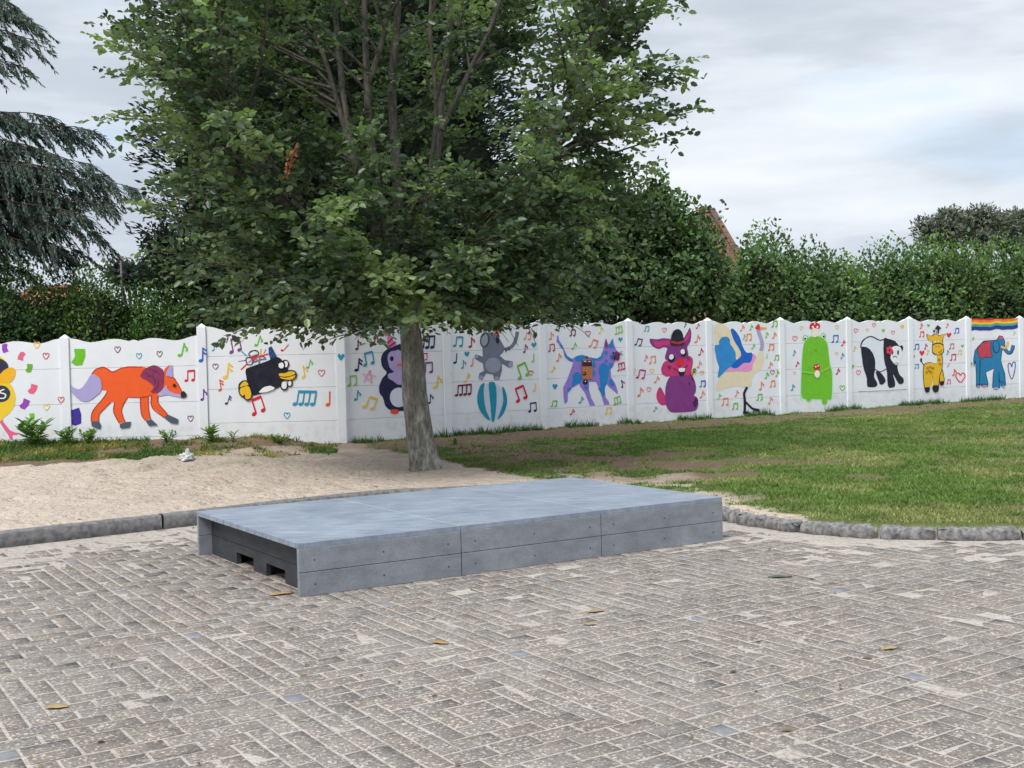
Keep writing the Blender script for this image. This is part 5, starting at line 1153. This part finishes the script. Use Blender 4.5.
# weedy strip by the left wall
NW_ = 15000; wx = RNG.uniform(-9.5, -2.3, NW_); wy = RNG.uniform(16.2, 18.0, NW_); k = (weed_mask(wx, wy) > RNG.random(NW_)); wx, wy = wx[k], wy[k]; n = len(wx)
yl = np.clip((fbm(wx, wy, .5, 131, 3)[:, None] - .48) * 6, 0, 1); wc = np.array([[.07, .125, .028]]) * (1 - yl) + np.array([[.26, .23, .07]]) * yl
o = blades('weeds', wx, wy, .018 + .06 * RNG.random(n) ** 3, .009, 3, wc, 1.1, m_grass); tag(o, 'low green and yellowed weeds on the earth strip in front of the fox', 'weeds', kind='stuff')

m_plant = leaf_mat('plant_leaf', .2, .45, .35)
def rosette(x, y, h, wd, lb, seed, ht=False, stems=6, name='leafy_plant'):
    r = np.random.default_rng(seed); p = at(x, y, 17.5); z0 = tz(p[0], 17.5); root = empty(name, (p[0], 17.5, z0), lb, 'plant', 'leafy weeds growing along the foot of the wall')
    P, D, Nn = [], [], []; tb = Tubes()
    for s_ in range(stems):
        a = r.random() * 6.28; tip = np.array([p[0] + math.cos(a) * wd * r.uniform(.2, .9), 17.5 + math.sin(a) * wd * .5, z0 + h * r.uniform(.65, 1.0)]); b0 = np.array([p[0] + r.normal(0, .02), 17.5, z0 - .01])
        md = (b0 + tip) / 2 + np.array([0, 0, h * .12]); tb.add([b0, md, tip], [.009, .007, .004], 5)
        k = 11
        for i in range(k):
            t = .12 + .88 * i / k; q = (1 - t) ** 2 * b0 + 2 * t * (1 - t) * md + t * t * tip; aa = i * 2.4 + s_
            P.append(q); D.append([math.cos(aa), math.sin(aa), .25 + t * .7 + r.normal(0, .15)]); Nn.append([-math.cos(aa) * .5, -math.sin(aa) * .5, 1])
    n = len(P); tb.build('stems', m_plant_stem, root)
    s = h * .46 * (.7 + .5 * r.random(n))
    leaves('foliage', np.array(P), np.array(D), np.array(Nn), s, s * .36, m_plant, leafcol(n, (.20, .34, .08), (.09, .18, .05), .15, r=r), root)
m_plant_stem = simple('plant_stem', (.09, .14, .05), bmp=0)
rosette(35, 434, .36, .26, 'largest bushy weed, standing below the pink legs of the yellow bird', 1, stems=11)
rosette(68, 440, .24, .17, 'small bushy weed at the wall post left of the fox', 2, stems=7); rosette(89, 441, .22, .19, 'spreading weed under the hind feet of the fox', 3, stems=8)
rosette(167, 436, .17, .17, 'low spreading weed under the front feet of the fox', 4, stems=6); rosette(212, 441, .26, .14, 'upright weed right of the wall post between fox and black bird', 5, stems=5); rosette(233, 437, .18, .08, 'thin weed with few leaves under the yellow feet of the black bird', 6, stems=2)
rosette(280, 447, .13, .19, 'low round weed on the bare earth under the black bird panel', 7, stems=8); rosette(313, 440, .08, .08, 'smallest weed near the corner of the wall', 8, stems=4); rosette(455, 434, .10, .05, 'small dark weed at the wall foot right of the tree trunk', 9, stems=4)

# crumpled plastic bag
p = gnd(186, 459, .2); bm = bmesh.new(); bmesh.ops.create_icosphere(bm, subdivisions=4, radius=.1)
for v_ in bm.verts:
    c_ = v_.co; k = 1 + .55 * (fbm(np.array([c_.x * 9 + 3]), np.array([c_.y * 9 + c_.z * 11]), .5, 7, 3)[0] - .5) * 2; v_.co = c_ * k; v_.co.z = max(v_.co.z * .62, -.03)
    if c_.z > .07: v_.co.z += .05
me = bpy.data.meshes.new('plastic_bag'); bm.to_mesh(me); bm.free(); m_bag = simple('bag_film', (.72, .72, .72), (.5, .5, .52), 30, .35, .6, .02, .5); me.materials.append(m_bag)
o = bpy.data.objects.new('plastic_bag', me); COL.objects.link(o); o.location = (p[0], p[1], tz(p[0], p[1]) + .03); tag(o, 'crumpled white plastic bag lying on the sand below the fox', 'bag')

# leaves and scraps lying on the paving
def scrap(x, y, L, wd, c_, lb, ang, cat='leaf', name='fallen_leaf', z=.003):
    p = gnd(x, y); d = np.array([math.cos(ang), math.sin(ang), 0]); s = np.array([-d[1], d[0], 0]); V = []; n = 7
    for i in range(n):
        t = i / (n - 1); wv = wd * math.sin(math.pi * min(max(t, .06), .94)) ** .7; c0 = p + d * L * (t - .5) + np.array([0, 0, z + .003 * math.sin(t * 4)])
        V += [c0 - s * wv * random.uniform(.7, 1.1) + [0, 0, .003], c0 + [0, 0, 0], c0 + s * wv * random.uniform(.7, 1.1) + [0, 0, .004]]
    F = [(3 * i + j, 3 * i + j + 1, 3 * i + j + 4, 3 * i + j + 3) for i in range(n - 1) for j in (0, 1)]
    c_ = tuple(q * .8 + .05 for q in c_); m = simple('dry_leaf', c_, tuple(q * .7 for q in c_), 40, .7, .2, .002); o = mesh_np(name, V, F, m, loc=p, smooth=True)
    sm = o.modifiers.new('t', 'SOLIDIFY'); sm.thickness = .0015; tag(o, lb, cat)
scrap(57, 708, .10, .03, (.50, .33, .12), 'ochre dry leaf on the pavers at the lower left', .2)
scrap(440, 643.5, .09, .03, (.46, .26, .08), 'orange-brown dry leaf on the pavers below the middle of the platform', -.3)
scrap(780, 577.5, .16, .028, (.05, .10, .05), 'dark green scrap lying on the pavers right of the platform', .1, 'scrap', 'green_scrap')
scrap(890, 649, .11, .028, (.45, .33, .16), 'pale ochre leaf on the pavers at the lower right', .5)
scrap(596, 612, .10, .025, (.45, .32, .14), 'upper of two ochre leaves below the right end of the platform', .4); scrap(590, 625, .07, .02, (.46, .33, .15), 'lower of two ochre leaves below the right end of the platform', -.1)
scrap(282, 594, .16, .05, (.48, .32, .13), 'ochre leaf pressed against the near corner of the platform', .6)
p = gnd(152, 575); mb = MB(); mb.tube([p + [0, 0, -.004], p + [0, 0, .0045]], [.055, .055], 20); tag(mb.build('round_cover', simple('cover_iron', (.16, .14, .13)), loc=p), 'small round metal cover set in the sandy pavers left of the platform', 'cover')

# small debris blown over the sand and paving
nd = 420; dy_ = 4.0 * (16 / 4.0) ** RNG.random(nd); dx_ = RNG.uniform(-.42, .30, nd) * dy_
k = (lawn_mask(dx_, dy_) < .1) & ~((dy_ < 11.0) & (dy_ > 7.2) & (dx_ > -2.6) & (dx_ < 1.7)) & ((sdist(dx_, dy_, KERB) < 1.2) | ((dy_ > 10) & (dx_ < .5)) | (RNG.random(nd) < .22))
dx_, dy_ = dx_[k], dy_[k]; nd = len(dx_); dz_ = np.maximum(terrain_z(dx_, dy_), .001) + .004
a_ = RNG.random(nd) * 6.28; dc = np.array([[.16, .10, .05]]) * (.4 + 1.2 * RNG.random((nd, 1)))
o = leaves('leaf_litter', np.stack([dx_, dy_, dz_], 1), np.stack([np.cos(a_), np.sin(a_), .08 * np.ones(nd)], 1), np.tile([[0, 0, 1.0]], (nd, 1)) + RNG.normal(0, .3, (nd, 3)), .02 + .04 * RNG.random(nd) ** 2, .008 + .014 * RNG.random(nd), m_leaf, dc, None)
tag(o, 'scattered small brown leaf scraps and twigs on the sand and along the kerb', 'litter', kind='stuff')

# ------------------------------------------------------------------ houses beyond
def tile_mat(name, c1, c2, c3):
    m, nt, b = new_mat(name); v = coords(nt); bt = node(nt, 'ShaderNodeTexBrick'); bt.inputs['Scale'].default_value = 1
    mp = node(nt, 'ShaderNodeMapping'); mp.inputs['Rotation'].default_value = (R_(90), 0, 0); nt.links.new(v, mp.inputs[0]); nt.links.new(mp.outputs[0], bt.inputs['Vector'])
    bt.inputs['Brick Width'].default_value = .24; bt.inputs['Row Height'].default_value = .18; bt.inputs['Mortar Size'].default_value = .012; bt.inputs['Mortar'].default_value = (.06, .035, .03, 1)
    bt.inputs['Color1'].default_value = (*c1, 1); bt.inputs['Color2'].default_value = (*c2, 1)
    c = mixc(nt, bt.outputs[0], c3, ramp(nt, noise(nt, 1.6, 5, .6, v), [(.42, (0, 0, 0)), (.62, (.85, .85, .85))]))
    nt.links.new(c, b.inputs['Base Color']); b.inputs['Roughness'].default_value = .85; bump(nt, b, bt.outputs['Fac'], .6, .03); return m
m_tile = tile_mat('clay_tiles', (.30, .125, .07), (.20, .085, .05), (.13, .115, .095)); m_tile2 = tile_mat('orange_tiles', (.42, .15, .07), (.36, .13, .07), (.34, .14, .08))
m_brick = simple('house_brick', (.26, .14, .10), (.18, .10, .08), 4, .9, .3, .01); m_render = simple('house_render', (.70, .70, .70), (.62, .62, .62), 3, .8, .1, .01)
m_glass = simple('dark_glass', (.03, .035, .04), rough=.15, bmp=0, spec=.6)
def house(x, ytop, Y, half, ridge, eave, mw, mt, lb, depth=7):
    """steep hipped roof; ridge half-length `ridge`, eaves half-width `half`"""
    c0 = at(x, ytop, Y); zt = c0[2]; root = empty('house', (c0[0], Y + depth / 2, 0), lb, 'house')
    mb = MB(); w2 = half - .3; mb.box((c0[0] - w2, Y - depth / 2 + .3, 0), (2 * w2, 0, 0), (0, depth - .6, 0), (0, 0, eave)); wl = mb.build('wall', mw, root)
    mb = MB(); a, b2 = c0[0] - half, c0[0] + half; y0, y1 = Y - depth / 2, Y + depth / 2
    mb.add([(a, y0, eave), (b2, y0, eave), (b2, y1, eave), (a, y1, eave), (c0[0] - ridge, Y, zt), (c0[0] + ridge, Y, zt)], [(0, 1, 5, 4), (1, 2, 5), (2, 3, 4, 5), (3, 0, 4), (3, 2, 1, 0)])
    rf = mb.build('roof', mt, root)
    mb = MB()
    for (p_, q_) in (((a, y0, eave), (c0[0] - ridge, Y, zt)), ((b2, y0, eave), (c0[0] + ridge, Y, zt)), ((c0[0] - ridge, Y, zt), (c0[0] + ridge, Y, zt))): mb.tube([np.array(p_) + [0, 0, .05], np.array(q_) + [0, 0, .05]], [.11, .11], 6)
    mb.build('ridge_tiles', mt, rf)
    for wx_ in (-w2 * .5, w2 * .5):
        mb = MB(); mb.box((c0[0] + wx_ - .5, y0 + .3 - .03, eave * .45), (1.0, 0, 0), (0, .02, 0), (0, 0, 1.2)); wn = mb.build('window', m_render, root)
        mb = MB(); mb.box((c0[0] + wx_ - .42, y0 + .3 - .045, eave * .45 + .08), (.84, 0, 0), (0, .01, 0), (0, 0, 1.04)); mb.build('pane', m_glass, wn)
    return root
house(706, 211, 42, 2.0, .2, 2.4, m_brick, m_tile, 'house with a steep weathered red tiled roof rising above the dense tree', 3)
house(56, 289, 45, 2.2, .8, 2.6, m_render, m_tile2, 'white house with an orange roof glimpsed through the left shrubs', 6)
